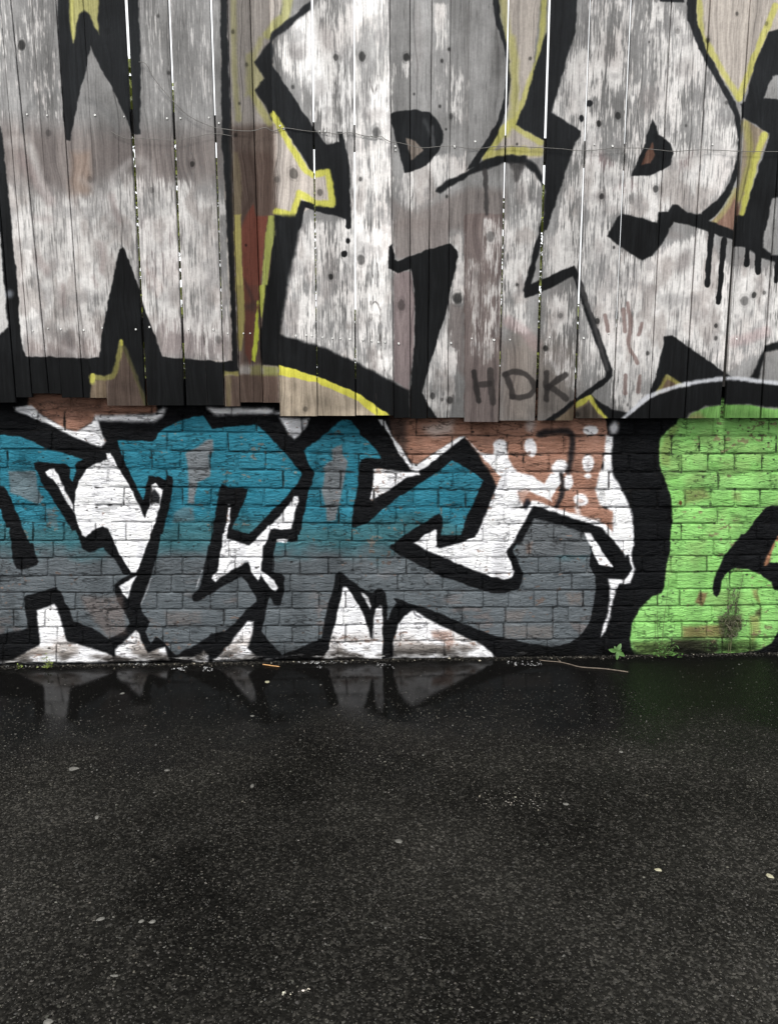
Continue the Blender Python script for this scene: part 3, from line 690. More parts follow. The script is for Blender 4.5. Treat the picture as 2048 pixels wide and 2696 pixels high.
# white haloes
BC.poly('N1', [(150, 10), (330, -10), (450, 95), (690, 235), (810, 265), (960, 180), (1000, 110), (1022, 120), (1060, 250), (1112, 370), (1070, 432), (900, 372), (760, 312), (640, 245), (250, 75), (170, 45)], wht, 4)
BC.poly('N1', [(1005, 95), (1600, 88), (1660, 60), (1720, 10), (1760, 20), (1700, 110), (1620, 165), (1050, 145)], wht, 7)
BC.poly('N2', [(545, 12), (1240, 18), (1252, 75), (1200, 82), (900, 78), (700, 95), (620, 85)], wht, 7)
BC.poly('N2', [(1265, 55), (1320, 55), (1320, 90), (1265, 85)], wht, 7, .9)
BC.poly('N2', [(1300, 118), (1615, 128), (1575, 220), (1530, 290), (1460, 350), (1410, 300)], wht, 5, .92)
BC.line('N2', [(1535, 130), (1545, 290)], 22, (30, 30, 32), 4, .8)
BC.poly('N3', [(705, 140), (770, 140), (850, 310), (950, 440), (1040, 600), (1120, 610), (1320, 470), (1560, 318), (1615, 318), (1300, 560), (1120, 690), (1040, 660), (920, 490), (830, 320)], wht, 3)
BC.poly('N4', [(-15, 330), (130, 480), (280, 505), (270, 400), (340, 350), (412, 390), (430, 540), (520, 690), (700, 740), (810, 810), (830, 770), (880, 700), (980, 715), (985, 800), (960, 850), (880, 960), (890, 1000), (650, 890), (600, 960), (590, 1050), (690, 1040), (560, 1280), (470, 1450), (50, 1450), (150, 1230), (300, 870), (330, 790), (360, 740), (300, 690), (120, 490)], wht, 4)
BC.poly('N4', [(530, 900), (640, 880), (640, 985), (600, 1050), (560, 1000)], terra, 7, .8)
for c, rx, ry, ro in (((1295, 250), 78, 56, 0), ((340, 400), 68, 58, 0), ((665, 430), 66, 102, -.25), ((1270, 600), 64, 96, 0), ((970, 640), 92, 76, -.5), ((1062, 800), 50, 86, .1), ((1195, 985), 80, 66, 0), ((1265, 730), 40, 28, 0)):
    BC.spot('N4', c, rx, ry, wht, 4, .95, ro)
BC.spot('N4', (1195, 995), 34, 20, terra, 5, .5)
BC.spot('N4', (1272, 610), 14, 40, (150, 140, 140), 5, .5)
BC.spot('N4', (665, 200), 46, 72, wht, 9, .55)
BC.line('N4', [(1150, 1070), (1180, 1150), (1260, 1190), (1370, 1205)], 40, wht, 6, .7)
BC.line('N4', [(760, 290), (860, 270), (1040, 262), (1105, 320), (1095, 480), (1062, 690)], 62, (34, 32, 34), 6, .93)
BC.line('N4', [(990, 715), (1002, 820), (985, 950), (935, 1065)], 46, (34, 32, 34), 5, .93)
# black outline mass round the tongue of the green figure
BC.poly('N5', [(-150, 100), (600, 100), (600, 1500), (150, 1500), (150, 1180), (100, 1050), (0, 870), (-90, 720), (-120, 500), (-100, 320)], blk, 4)
BC.poly('N4', [(1460, 300), (1535, 320), (1512, 500), (1537, 720), (1640, 900), (1700, 1030), (1745, 1180), (1750, 1460), (1560, 1460), (1525, 1340), (1530, 1100), (1400, 1040), (1345, 870), (1385, 710), (1430, 640), (1440, 480)], wht, 5)
BC.spot('N4', (1540, 220), 44, 74, wht, 8, .85, .2)
# teal and grey letters
L = lambda fr, pts, soft=2.5: BC.poly(fr, pts, letter, soft)
L('N1', [(-20, 235), (200, 310), (500, 440), (700, 500), (890, 558), (820, 585), (790, 620), (800, 680), (768, 790), (742, 750), (735, 640), (690, 605), (440, 590), (390, 580), (360, 600), (370, 650), (405, 690), (430, 780), (520, 920), (700, 1200), (840, 1440), (320, 1440), (200, 1170), (80, 890), (40, 845), (-20, 835)])
L('N1', [(-20, 1060), (10, 1080), (110, 1440), (-20, 1440)])
L('M1', [(-20, -80), (100, -80), (135, 210), (175, 350), (230, 358), (395, 308), (415, 275), (370, 150), (318, -40), (800, -60), (870, 130), (940, 175), (1005, 165), (1050, 125), (1095, 125), (1150, 190), (1215, 250), (1300, 400), (1360, 412), (1250, 480), (1210, 520), (1205, 590), (1235, 680), (1300, 790), (1360, 870), (1375, 930), (1290, 1015), (1145, 1088), (1050, 1020), (940, 960), (780, 900), (740, 790), (690, 700), (640, 590), (600, 545), (450, 580), (265, 635), (255, 680), (275, 820), (300, 965), (220, 1000), (-20, 1185)])
L('N2', [(-400, 360), (-20, 365), (10, 340), (20, 290), (60, 250), (150, 200), (380, 110), (500, 95), (520, 110), (600, 235), (1040, 190), (1065, 180), (1160, 275), (1280, 400), (1440, 580), (1540, 710), (1515, 775), (1420, 900), (1290, 1030), (1080, 1250), (985, 1345), (800, 1290), (870, 1130), (930, 1010), (970, 880), (970, 865), (770, 860), (700, 815), (675, 860), (650, 1000), (620, 1180), (600, 1320), (575, 1460), (50, 1460), (90, 1280), (130, 1130), (155, 1000), (170, 900), (185, 780), (175, 740), (120, 720), (110, 780), (20, 740), (-80, 730), (-120, 970), (-130, 975), (-240, 770), (-350, 520)])
L('M2', [(60, -10), (585, -10), (550, 160), (500, 370), (470, 540), (410, 600), (382, 650), (400, 690), (450, 690), (520, 640), (600, 600), (740, 510), (850, 460), (905, 428), (960, 490), (1055, 650), (1060, 690), (960, 780), (830, 920), (740, 1000), (590, 1035), (420, 1150), (215, 1258), (150, 1200), (100, 1130), (0, 1060), (-50, 1140), (-90, 1060), (-110, 1010), (-70, 950), (-60, 900), (-120, 830), (-165, 745), (-140, 690), (-80, 520), (-30, 380), (20, 180)])
L('N3', [(-85, 470), (0, 400), (150, 290), (320, 140), (370, 135), (410, 150), (500, 250), (510, 300), (600, 370), (720, 500), (745, 560), (590, 535), (520, 560), (495, 700), (490, 800), (465, 970), (440, 1060), (422, 1262), (440, 1275), (570, 1240), (630, 1180), (800, 1045), (1000, 900), (1330, 690), (1480, 558), (1560, 610), (1680, 680), (1805, 775), (1780, 840), (1720, 1000), (1640, 1150), (1600, 1280), (1570, 1350), (1480, 1345), (1362, 1355), (1385, 1200), (1380, 1155), (1340, 1130), (1290, 1155), (1150, 1240), (960, 1360), (870, 1450), (-145, 1450), (-100, 1240), (-60, 1050), (-30, 880), (10, 800), (35, 700), (-20, 620)])
L('M3', [(-145, 60), (-140, -10), (895, -10), (822, 130), (900, 185), (1240, 360), (1380, 435), (1520, 470), (1680, 540), (1890, 605), (2040, 600), (2180, 560), (2210, 480), (2230, 400), (2180, 280), (2120, 160), (2170, 60), (2210, -10), (2880, -10), (2930, 100), (2940, 180), (2925, 310), (2975, 410), (2992, 560), (2970, 720), (2930, 880), (2890, 960), (2820, 1060), (2720, 1130), (2540, 1167), (2340, 1140), (2040, 1080), (1840, 1020), (1640, 940), (1500, 885), (1350, 815), (1200, 765), (1050, 720), (930, 665), (868, 660), (900, 700), (850, 770), (802, 880), (792, 740), (778, 600), (740, 552), (700, 560), (640, 600), (540, 560), (350, 415), (290, 385), (255, 410), (230, 560), (160, 790), (105, 1070), (0, 1130), (-140, 1190), (-310, 1247), (-460, 1090), (-530, 1000), (-490, 850), (-440, 640), (-385, 730), (-320, 730), (-290, 580), (-280, 440), (-310, 395), (-410, 375), (-400, 200), (-370, 70)])
BC.poly('N4', [(560, 1450), (600, 1330), (660, 1230), (700, 1150), (1000, 1220), (1200, 1300), (1245, 1450)], lambda s, b: jit(s, b, c3(93, 97, 100), .08), 3)
BC.poly('M4', [(480, 160), (575, -30), (1240, -30), (1292, 100), (1300, 200), (560, 230)], lambda s, b: jit(s, b, c3(93, 97, 100), .08), 3)
gsq = lambda fr, pts, a=.9: BC.poly(fr, pts, lambda s, b: jit(s, b, c3(116, 114, 116), .08), 4, a)
gsq('N2', [(330, 480), (450, 420), (560, 345), (605, 350), (612, 470), (560, 520), (570, 660), (580, 740), (440, 800), (420, 900), (415, 1020), (340, 1020), (345, 700), (320, 500)])
gsq('N2', [(185, 1130), (290, 1060), (400, 1060), (410, 1200), (180, 1220)], .5)
gsq('N3', [(215, 450), (320, 400), (330, 500), (385, 580), (350, 760), (320, 900), (285, 1050), (260, 1200), (170, 1200), (110, 870), (140, 700), (110, 640), (215, 560)])
gsq('N1', [(90, 680), (380, 680), (400, 850), (460, 980), (400, 1030), (110, 900)], .75)
gsq('N1', [(480, 1080), (570, 1080), (620, 1280), (520, 1250)], .5)
# white inside the letters
Wp = lambda fr, pts, soft=3, al=1.0, brk=0: BC.poly(fr, pts, wht, soft, al, brk=brk)
Wp('N1', [(1115, 490), (1165, 488), (1240, 630), (1350, 800), (1440, 980), (1530, 1178), (1575, 1050), (1600, 830), (1640, 812), (1680, 850), (1725, 880), (1690, 1010), (1650, 1180), (1600, 1320), (1560, 1440), (1500, 1600), (1440, 1748), (1380, 1745), (1260, 1550), (1190, 1400), (1140, 1300), (1080, 1262), (980, 1310), (905, 1385), (870, 1350), (820, 1230), (785, 1120), (795, 900), (830, 780), (920, 660), (1000, 610), (1140, 555)], 2.5)
BC.poly('N1', [(1585, 920), (1625, 865), (1665, 900), (1690, 960), (1680, 1025), (1585, 1015)], blk, 4, .9)
Wp('N1', [(488, 690), (520, 658), (570, 658), (610, 710), (690, 880), (760, 1030), (778, 1115), (690, 980), (560, 760), (500, 730)], 3)
Wp('M1', [(1252, 530), (1442, 422), (1400, 500), (1345, 662), (1300, 610)], 3)
Wp('N2', [(758, 1060), (796, 1060), (780, 1200), (740, 1430), (712, 1430), (745, 1230)], 2)
BC.spot('N2', (775, 1034), 18, 12, wht, 3, .9)
Wp('M2', [(700, 60), (715, -20), (748, -20), (748, 30), (990, 108), (1080, 0), (1175, -20), (1140, 60), (1110, 365), (1255, 470), (1292, 550), (1260, 588), (1210, 560), (1110, 400), (1080, 468), (1020, 400), (975, 275), (940, 280), (700, 430), (630, 482), (590, 450), (600, 420), (650, 370), (680, 220)], 3)
Wp('N2', [(1240, 1230), (1340, 1110), (1420, 1010), (1455, 940), (1500, 948), (1508, 1000), (1470, 1090), (1450, 1220), (1420, 1280), (1330, 1290), (1210, 1290), (1180, 1400), (1150, 1460), (1010, 1460), (1070, 1380), (1180, 1260)], 3)
Wp('M2', [(1272, 38), (1395, 38), (1380, 72), (1272, 62)], 3)
BC.line('M1', [(1595, 450), (1545, 590), (1490, 715)], 18, (170, 172, 176), 3, .7)
BC.line('M2', [(492, 360), (455, 470), (425, 560)], 18, (180, 182, 186), 3, .8)
Wp('M1', [(388, 790), (580, 718), (600, 740), (700, 1080), (720, 1110), (900, 1158), (1130, 1235), (1225, 1290), (1200, 1330), (70, 1340), (250, 1240), (420, 1150), (425, 1100), (400, 900)], 4)
Wp('M1', [(1215, 1200), (1370, 1050), (1435, 998), (1462, 1020), (1500, 1140), (1560, 1240), (1680, 1190), (1740, 1170), (1790, 1310), (1220, 1325)], 4)
Wp('M2', [(360, 1300), (480, 1240), (505, 1208), (552, 1260), (562, 1350), (500, 1370)], 5, .9, .45)
Wp('M2', [(965, 898), (1030, 908), (1020, 1000), (990, 1130), (960, 1180), (1095, 1305), (600, 1325), (770, 1150), (900, 990)], 4)
Wp('M3', [(320, 600), (335, 538), (365, 538), (430, 620), (500, 730), (560, 850), (600, 960), (635, 1080), (650, 880), (670, 780), (720, 722), (746, 735), (746, 900), (752, 1100), (740, 1295), (90, 1300), (180, 1200), (230, 980), (290, 750)], 3)
BC.poly('M3', [(400, 560), (520, 600), (610, 770), (650, 800), (640, 1080), (622, 1060), (590, 900), (520, 740)], blk, 4)
Wp('M3', [(528, 600), (592, 640), (627, 740), (615, 765), (570, 690)], 3, .9)
Wp('M3', [(870, 1090), (920, 930), (980, 840), (1060, 792), (1085, 785), (1200, 860), (1340, 930), (1660, 1085), (1790, 1150), (1890, 1220), (1935, 1280), (1640, 1295), (860, 1285), (858, 1150)], 4)
BC.line('M3', [(1072, 782), (1090, 830), (1150, 860)], 12, (60, 60, 64), 3, .8)
Wp('N3', [(655, 658), (700, 653), (980, 688), (1130, 688), (1142, 720), (1000, 742), (880, 832), (700, 952), (640, 992), (610, 970), (640, 880)], 3)
Wp('N3', [(1070, 1440), (1150, 1390), (1300, 1288), (1322, 1300), (1310, 1460)], 3)
Wp('M3', [(1085, 80), (1200, -5), (1312, -30), (1305, 118), (1340, 132), (1560, 75), (1720, 10), (1740, -20), (2170, -20), (2050, 170), (2100, 290), (2132, 390), (2100, 440), (2030, 458), (1890, 430), (1640, 340), (1440, 250), (1200, 150)], 3)
BC.poly('N3', [(1575, 1350), (1700, 1060), (1740, 1050), (1720, 1330), (1690, 1450), (1530, 1450)], blk, 3, .0)
Wp('M4', [(1470, -30), (1755, -30), (1740, 100), (1730, 240), (1765, 345), (1705, 500), (1650, 512), (1600, 500), (1572, 560), (1510, 572), (1485, 450), (1650, 457), (1690, 410), (1728, 345), (1640, 180)], 4)
Wp('M4', [(1503, 560), (1562, 556), (1532, 700), (1502, 850), (1455, 1000), (1405, 1065), (1425, 960), (1478, 800), (1498, 680)], 4)
Wp('M4', [(1235, -30), (1300, -30), (1400, 140), (1532, 327), (1380, 302), (1330, 190), (1290, 100)], 3, .9)
# outline of the grey lobe
BC.poly('N4', [(700, 1040), (1000, 1140), (1240, 1215), (1430, 1280), (1560, 1440), (1640, 1560), (1640, 1760), (1530, 1690), (1380, 1460), (1230, 1330), (1000, 1250), (700, 1180), (660, 1260), (560, 1450), (470, 1450), (560, 1290)], blk, 4)
BC.line('N4', [(690, 1010), (900, 1082), (1240, 1192), (1435, 1262), (1540, 1375)], 46, wht, 4, 1, False)
BC.line('N4', [(690, 1015), (620, 1130), (500, 1340), (470, 1420)], 40, wht, 5, 1, False)
BC.line('N4', [(632, 990), (618, 1060)], 44, (30, 32, 40), 6, .85)
BC.poly('M4', [(1300, 190), (1340, 210), (1370, 300), (1540, 330), (1690, 200), (1735, 345), (1690, 415), (1650, 455), (1485, 445), (1340, 400), (1290, 320)], blk, 4)
Wp('M4', [(1235, -30), (1300, -30), (1400, 140), (1532, 327), (1380, 302), (1330, 190), (1290, 100)], 3, .9)
# green figure
BC.poly('N5', [(490, 260), (600, 185), (720, -100), (1900, -100), (1900, 1500), (548, 1500), (560, 1200), (555, 1050), (530, 880), (470, 730), (430, 600), (425, 450), (440, 340)], greenp, 3)
BC.poly('N5', [(470, 330), (560, 200), (640, 190), (560, 340), (540, 640), (450, 620), (430, 450)], lambda s, b: jit(s, b, c3(128, 150, 86), .1), 8, .8)
BC.poly('M5', [(548, -60), (535, 150), (500, 350), (485, 530), (450, 600), (350, 640), (220, 770), (140, 920), (120, 1080), (140, 1200), (190, 1290), (1000, 1290), (1500, 1190), (1610, 1130), (1690, 1000), (1720, 800), (1900, 800), (1900, -60)], greenp, 3)
BC.poly('M5', [(1690, 1000), (1720, 900), (1900, 850), (1900, 1300), (1450, 1300), (1610, 1130)], blk, 5)
BC.poly('M5', [(1290, -20), (1230, 60), (1110, 220), (1020, 400), (985, 560), (990, 620), (1030, 652), (1060, 620), (1085, 470), (1120, 410), (1200, 350), (1330, 345), (1480, 400), (1600, 490), (1640, 570), (1720, 640), (1900, 640), (1900, -60)], blk, 3)
BC.poly('N5', [(1900, 800), (1720, 920), (1550, 1060), (1420, 1220), (1240, 1450), (1900, 1460)], blk, 2.5)
BC.line('M5', [(1690, 20), (1610, 170), (1550, 292)], 55, (160, 114, 86), 4, .95)
BC.poly('M5', [(1650, 60), (1720, -20), (1900, -20), (1900, 400), (1720, 390), (1590, 275), (1600, 220)], greenp, 3)
# worn and dirty places on the green
D = lambda pts, col, al, brk=0, soft=8: BC.poly('M5', pts, col, soft, al, brk=brk)
D([(672, 955), (1080, 935), (1095, 1072), (672, 1075)], (122, 104, 70), .8, .36)
D([(560, 1100), (1040, 1085), (1060, 1190), (1000, 1250), (560, 1240)], (50, 44, 36), .85, .36)
D([(1040, 850), (1290, 830), (1300, 940), (1220, 1080), (1080, 1080)], (70, 66, 50), .75, .4)
D([(1380, 850), (1480, 820), (1480, 1000), (1400, 1140)], (140, 136, 84), .7, .35)
D([(150, 1120), (560, 1110), (560, 1230), (180, 1260)], (84, 92, 52), .6, .4)
D([(1050, 1110), (1400, 1090), (1500, 1180), (1100, 1250)], (76, 92, 46), .6, .42)
D([(800, 700), (850, 590), (930, 600), (880, 740)], (120, 84, 66), .75, .3, 4)
D([(1400, 570), (1460, 560), (1480, 700), (1420, 640)], (130, 116, 76), .7, .35, 5)
D([(1440, 800), (1500, 760), (1490, 870)], (60, 52, 40), .7, .3, 5)
BC.poly('N5', [(700, 880), (900, 850), (960, 960), (700, 1030)], (110, 104, 66), 10, .6, brk=.45)
BC.poly('N5', [(760, 700), (900, 690), (900, 800), (700, 850)], (126, 150, 92), 10, .5)
BC.poly('N5', [(1200, 900), (1280, 900), (1280, 1000), (1200, 980)], (130, 140, 90), 8, .6)
BC.spot('N5', (648, 1015), 14, 22, (96, 50, 36), 2, .85)
BC.poly('M3', [(1260, 1000), (1470, 1000), (1500, 1120), (1440, 1210), (1400, 1120), (1280, 1080)], (150, 118, 104), 7, .75, brk=.4)
BC.poly('M4', [(400, 790), (640, 780), (560, 900), (400, 890)], (122, 106, 98), 8, .4, brk=.42)
BC.poly('M4', [(380, 950), (900, 950), (900, 1080), (400, 1080)], (120, 106, 98), 8, .4, brk=.45)
BC.poly('M4', [(1040, 610), (1200, 600), (1210, 730), (1080, 720)], (118, 100, 90), 8, .45, brk=.42)
BC.poly('M4', [(615, 90), (690, 60), (660, 190), (620, 180)], (128, 102, 90), 5, .5)
BC.poly('M2', [(100, 800), (480, 800), (480, 930), (120, 950)], (118, 102, 95), 8, .35, brk=.45)
BC.poly('M1', [(860, 640), (1290, 640), (1330, 1040), (1130, 1060), (900, 760)], (120, 104, 98), 10, .5, brk=.38)
# flaked ledge of paint along the foot of the wall
rgb = BC.rgb
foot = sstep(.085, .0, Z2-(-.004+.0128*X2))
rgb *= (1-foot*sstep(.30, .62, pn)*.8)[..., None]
lip = np.exp(-((Z2-(.012+.0128*X2)-(pn-.5)*.03)/.007)**2)*sstep(.46, .60, fbm(h2, w2, 3, 14, 333, 3))*sstep(.9, .3, X2)*sstep(.35, .55, BC.patch+.06)
rgb += (c3(190, 188, 186)-rgb)*(lip*.8)[..., None]
# raked joints where the spray never reached the mortar (positions surveyed with the bricks)
def dark_joints():
    rj = random.Random(41)
    for k in range(len(ROWS)-1):
        for x in JOINTS[k]:
            if -60 < x < 2110 and rj.random() < .55:
                ya, yb_ = rowy(k, x)+2, rowy(k+1, x)-2
                m_ = (ya+yb_)/2
                e_ = rj.uniform(-1.5, 1.5)
                BC.line('S', [(x+e_, ya), (x-e_*.5, m_), (x+rj.uniform(-1, 1), yb_)], rj.choice([1.6, 2.2, 3.0, 4.5]), (26, 25, 25), 1.6, rj.uniform(.35, .9)*(1 if k < 7 else .55))
        for i in range(len(JOINTS[k])-1):
            x0, x1 = JOINTS[k][i], JOINTS[k][i+1]
            if x1 < -60 or x0 > 2110:
                continue
            p_ = [(x0+(x1-x0)*t_, rowy(k, x0+(x1-x0)*t_)+rj.uniform(-1.8, 1.8)) for t_ in np.linspace(0, 1, 7)]
            for q_ in range(0, 6, 2):
                al = rj.choice([0, .15, .35, .6, .85])
                if al:
                    BC.line('S', p_[q_:q_+3], rj.choice([1.0, 1.4, 2.0, 3.2]), (27, 26, 26), 1.6, al*(1 if k < 7 else .5))
dark_joints()
# flaked places where the paint has lifted off the brick skin
fl1 = fbm(h2, w2, 9, 13, 501, 4)
fl2 = fbm(h2, w2, 90, 120, 503, 2)
chip = sstep(.690, .725, fl1*.70+fl2*.30)
fcol = c3(112, 88, 76)*(.55+.9*fbm(h2, w2, 50, 70, 507, 2))[..., None]
rgb += (fcol-rgb)*(chip*.6*sstep(.12, .3, rgb.mean(-1)))[..., None]
grime = sstep(.5, .78, fbm(h2, w2, 120, 46, 511, 4))*.13
rgb *= (1-grime)[..., None]
# crease shade painted in along dirty cracks, then pits and chips in the faces
cr = sstep(.060, .0, np.abs(crease2-.5))*sstep(.42, .62, fbm(h2, w2, 40, 60, 341, 3))
lumb = rgb.mean(-1)
rgb *= (1-cr*.42*sstep(.08, .3, lumb))[..., None]
r = np.random.default_rng(21)
for _ in range(900):
    cx, cz, rd = r.uniform(-1.8, 1.95), r.uniform(.02, 1.08), r.choice([.0022, .003, .004, .006], p=[.4, .35, .2, .05])
    c, q = int((cx-BC.x0)/RES), int((BC.z1-cz)/RES)
    k = int(rd*2.2/RES)+2
    yy, xx = np.mgrid[-k:k+1, -k:k+1]
    m = sstep(1.15, .55, np.sqrt((xx*.8)**2+(yy*1.3)**2)*RES/rd + (BC.edge[q-k:q+k+1, c-k:c+k+1]*60))
    v = rgb[q-k:q+k+1, c-k:c+k+1]
    v += (c3(34, 32, 31)-v)*(m*.8)[..., None]
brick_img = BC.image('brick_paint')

# ================================================================== materials
def new_mat(name):
    m = bpy.data.materials.new(name)
    m.use_nodes = True
    nt = m.node_tree
    b = nt.nodes['Principled BSDF']
    return m, nt, b
def N(nt, t, **kw):
    n = nt.nodes.new(t)
    for k, v in kw.items():
        if k in n.inputs:
            n.inputs[k].default_value = v
        else:
            setattr(n, k, v)
    return n
def mapping(nt, scale, src_='Object'):
    mp = N(nt, 'ShaderNodeMapping')
    mp.inputs['Scale'].default_value = scale
    if src_ == 'Position':
        tc = N(nt, 'ShaderNodeNewGeometry')
    else:
        tc = N(nt, 'ShaderNodeTexCoord')
    nt.links.new(tc.outputs[src_], mp.inputs['Vector'])
    return mp
def ramp(nt, stops):
    r_ = N(nt, 'ShaderNodeValToRGB')
    e = r_.color_ramp.elements
    while len(e) < len(stops):
        e.new(.5)
    for k, (p, c) in enumerate(stops):
        e[k].position = p
        e[k].color = (c, c, c, 1) if not hasattr(c, '__len__') else (*c, 1)
    return r_
def plain(name, col, rough=.6, metal=0., var=.25, scale=40., bump=.0, spec=.5):
    m, nt, b = new_mat(name)
    mp = mapping(nt, (1, 1, 1))
    nz = N(nt, 'ShaderNodeTexNoise', Scale=scale, Detail=4.0)
    nt.links.new(mp.outputs[0], nz.inputs['Vector'])
    rp = ramp(nt, [(.3, tuple(c*(1-var) for c in col)), (.7, tuple(min(1, c*(1+var)) for c in col))])
    nt.links.new(nz.outputs['Fac'], rp.inputs[0])
    nt.links.new(rp.outputs[0], b.inputs['Base Color'])
    b.inputs['Roughness'].default_value = rough
    b.inputs['Metallic'].default_value = metal
    b.inputs['Specular IOR Level'].default_value = spec
    if bump:
        bp = N(nt, 'ShaderNodeBump', Strength=bump, Distance=.002)
        nt.links.new(nz.outputs['Fac'], bp.inputs['Height'])
        nt.links.new(bp.outputs[0], b.inputs['Normal'])
    return m

# painted timber
m_plank, nt, b = new_mat('painted_timber')
uv = N(nt, 'ShaderNodeUVMap', uv_map='paint')
im = N(nt, 'ShaderNodeTexImage', image=fence_img, interpolation='Cubic', extension='EXTEND')
nt.links.new(uv.outputs[0], im.inputs[0])
mp = mapping(nt, (420, 30, 9), 'Position')
nz = N(nt, 'ShaderNodeTexNoise', Scale=1.0, Detail=5.0, Roughness=.6)
nt.links.new(mp.outputs[0], nz.inputs['Vector'])
rp = ramp(nt, [(.3, .80), (.62, 1.08)])
nt.links.new(nz.outputs['Fac'], rp.inputs[0])
mx = N(nt, 'ShaderNodeMix', data_type='RGBA', blend_type='MULTIPLY')
mx.inputs[0].default_value = 1.0
nt.links.new(im.outputs[0], mx.inputs[6])
nt.links.new(rp.outputs[0], mx.inputs[7])
nt.links.new(mx.outputs[2], b.inputs['Base Color'])
bp = N(nt, 'ShaderNodeBump', Strength=.45, Distance=.0016)
nt.links.new(nz.outputs['Fac'], bp.inputs['Height'])
nt.links.new(bp.outputs[0], b.inputs['Normal'])
b.inputs['Roughness'].default_value = .72
b.inputs['Specular IOR Level'].default_value = .05

# painted brick: creased, pitted faces under a glossy wet skin of paint
def brick_mat(name, dirty):
    m, nt, b = new_mat(name)
    uv = N(nt, 'ShaderNodeUVMap', uv_map='paint')
    im = N(nt, 'ShaderNodeTexImage', image=brick_img, interpolation='Cubic', extension='EXTEND')
    nt.links.new(uv.outputs[0], im.inputs[0])
    mp = mapping(nt, (24, 24, 88), 'Position')
    n1 = N(nt, 'ShaderNodeTexNoise', Scale=1.0, Detail=5.0, Roughness=.62, Distortion=.9)
    nt.links.new(mp.outputs[0], n1.inputs['Vector'])
    mp2 = mapping(nt, (1, 1, 1), 'Position')
    n2 = N(nt, 'ShaderNodeTexNoise', Scale=330.0, Detail=3.0)
    nt.links.new(mp2.outputs[0], n2.inputs['Vector'])
    ad = N(nt, 'ShaderNodeMath', operation='MULTIPLY_ADD')
    ad.inputs[1].default_value = .22
    nt.links.new(n2.outputs['Fac'], ad.inputs[0])
    nt.links.new(n1.outputs['Fac'], ad.inputs[2])
    bp = N(nt, 'ShaderNodeBump', Strength=1.0, Distance=.014)
    nt.links.new(ad.outputs[0], bp.inputs['Height'])
    nt.links.new(bp.outputs[0], b.inputs['Normal'])
    col = im.outputs[0]
    if dirty:
        n3 = N(nt, 'ShaderNodeTexNoise', Scale=14.0, Detail=4.0)
        nt.links.new(mp2.outputs[0], n3.inputs['Vector'])
        rp = ramp(nt, [(.38, .62), (.62, 1.0)])
        nt.links.new(n3.outputs['Fac'], rp.inputs[0])
        mx = N(nt, 'ShaderNodeMix', data_type='RGBA', blend_type='MULTIPLY')
        mx.inputs[0].default_value = 1.0
        nt.links.new(col, mx.inputs[6])
        nt.links.new(rp.outputs[0], mx.inputs[7])
        col = mx.outputs[2]
    nt.links.new(col, b.inputs['Base Color'])
    rr = ramp(nt, [(.35, .30), (.65, .52)])
    nt.links.new(n1.outputs['Fac'], rr.inputs[0])
    nt.links.new(rr.outputs[0], b.inputs['Roughness'])
    b.inputs['Specular IOR Level'].default_value = .06
    return m
m_brick = brick_mat('painted_brick', False)
m_mortar = brick_mat('painted_mortar', True)
m_rail = plain('wet_dark_timber', (.022, .020, .018), .7)
m_zinc = plain('zinc_screw', (.62, .62, .60), .38, .6)
m_wire = plain('galvanised_wire', (.13, .125, .115), .55, .4)

# asphalt: dark binder, wet film that pools along the foot of the wall
m_asph, nt, b = new_mat('wet_asphalt')
mp = mapping(nt, (1, 1, 1))
geo = N(nt, 'ShaderNodeNewGeometry')
sep = N(nt, 'ShaderNodeSeparateXYZ')
nt.links.new(geo.outputs['Position'], sep.inputs[0])
nw = N(nt, 'ShaderNodeTexNoise', Scale=1.7, Detail=4.0, Roughness=.55)
nt.links.new(mp.outputs[0], nw.inputs['Vector'])
ma = N(nt, 'ShaderNodeMath', operation='MULTIPLY_ADD')          # y + (noise-.5)*k
ma.inputs[1].default_value = 1.7
nt.links.new(nw.outputs['Fac'], ma.inputs[0])
nt.links.new(sep.outputs['Y'], ma.inputs[2])
wet = N(nt, 'ShaderNodeMapRange')                               # 1 near the wall, 0 towards the camera
wet.inputs['From Min'].default_value = -.26
wet.inputs['From Max'].default_value = .30
nt.links.new(ma.outputs[0], wet.inputs['Value'])
rim = N(nt, 'ShaderNodeMapRange')                               # the grit against the wall stands above the water
rim.inputs['From Min'].default_value = -.03
rim.inputs['From Max'].default_value = -.12
nrim = N(nt, 'ShaderNodeTexNoise', Scale=9.0, Detail=4.0)
nt.links.new(mp.outputs[0], nrim.inputs['Vector'])
mrim = N(nt, 'ShaderNodeMath', operation='MULTIPLY_ADD')
mrim.inputs[1].default_value = .16
nt.links.new(nrim.outputs['Fac'], mrim.inputs[0])
nt.links.new(sep.outputs['Y'], mrim.inputs[2])
mrs = N(nt, 'ShaderNodeMath', operation='SUBTRACT')
nt.links.new(mrim.outputs[0], mrs.inputs[0])
mrs.inputs[1].default_value = .08
nt.links.new(mrs.outputs[0], rim.inputs['Value'])
wet0 = wet
wet = N(nt, 'ShaderNodeMath', operation='MULTIPLY')
nt.links.new(wet0.outputs[0], wet.inputs[0])
dry = N(nt, 'ShaderNodeMapRange')                               # the puddle runs out towards the right
dry.inputs['From Min'].default_value = .7
dry.inputs['From Max'].default_value = 1.15
dry.inputs['To Min'].default_value = 1.0
dry.inputs['To Max'].default_value = .55
nt.links.new(sep.outputs['X'], dry.inputs['Value'])
mdr = N(nt, 'ShaderNodeMath', operation='MULTIPLY')
nt.links.new(rim.outputs[0], mdr.inputs[0])
nt.links.new(dry.outputs[0], mdr.inputs[1])
nt.links.new(mdr.outputs[0], wet.inputs[1])
vo = N(nt, 'ShaderNodeTexVoronoi', Scale=170.0)
nt.links.new(mp.outputs[0], vo.inputs['Vector'])
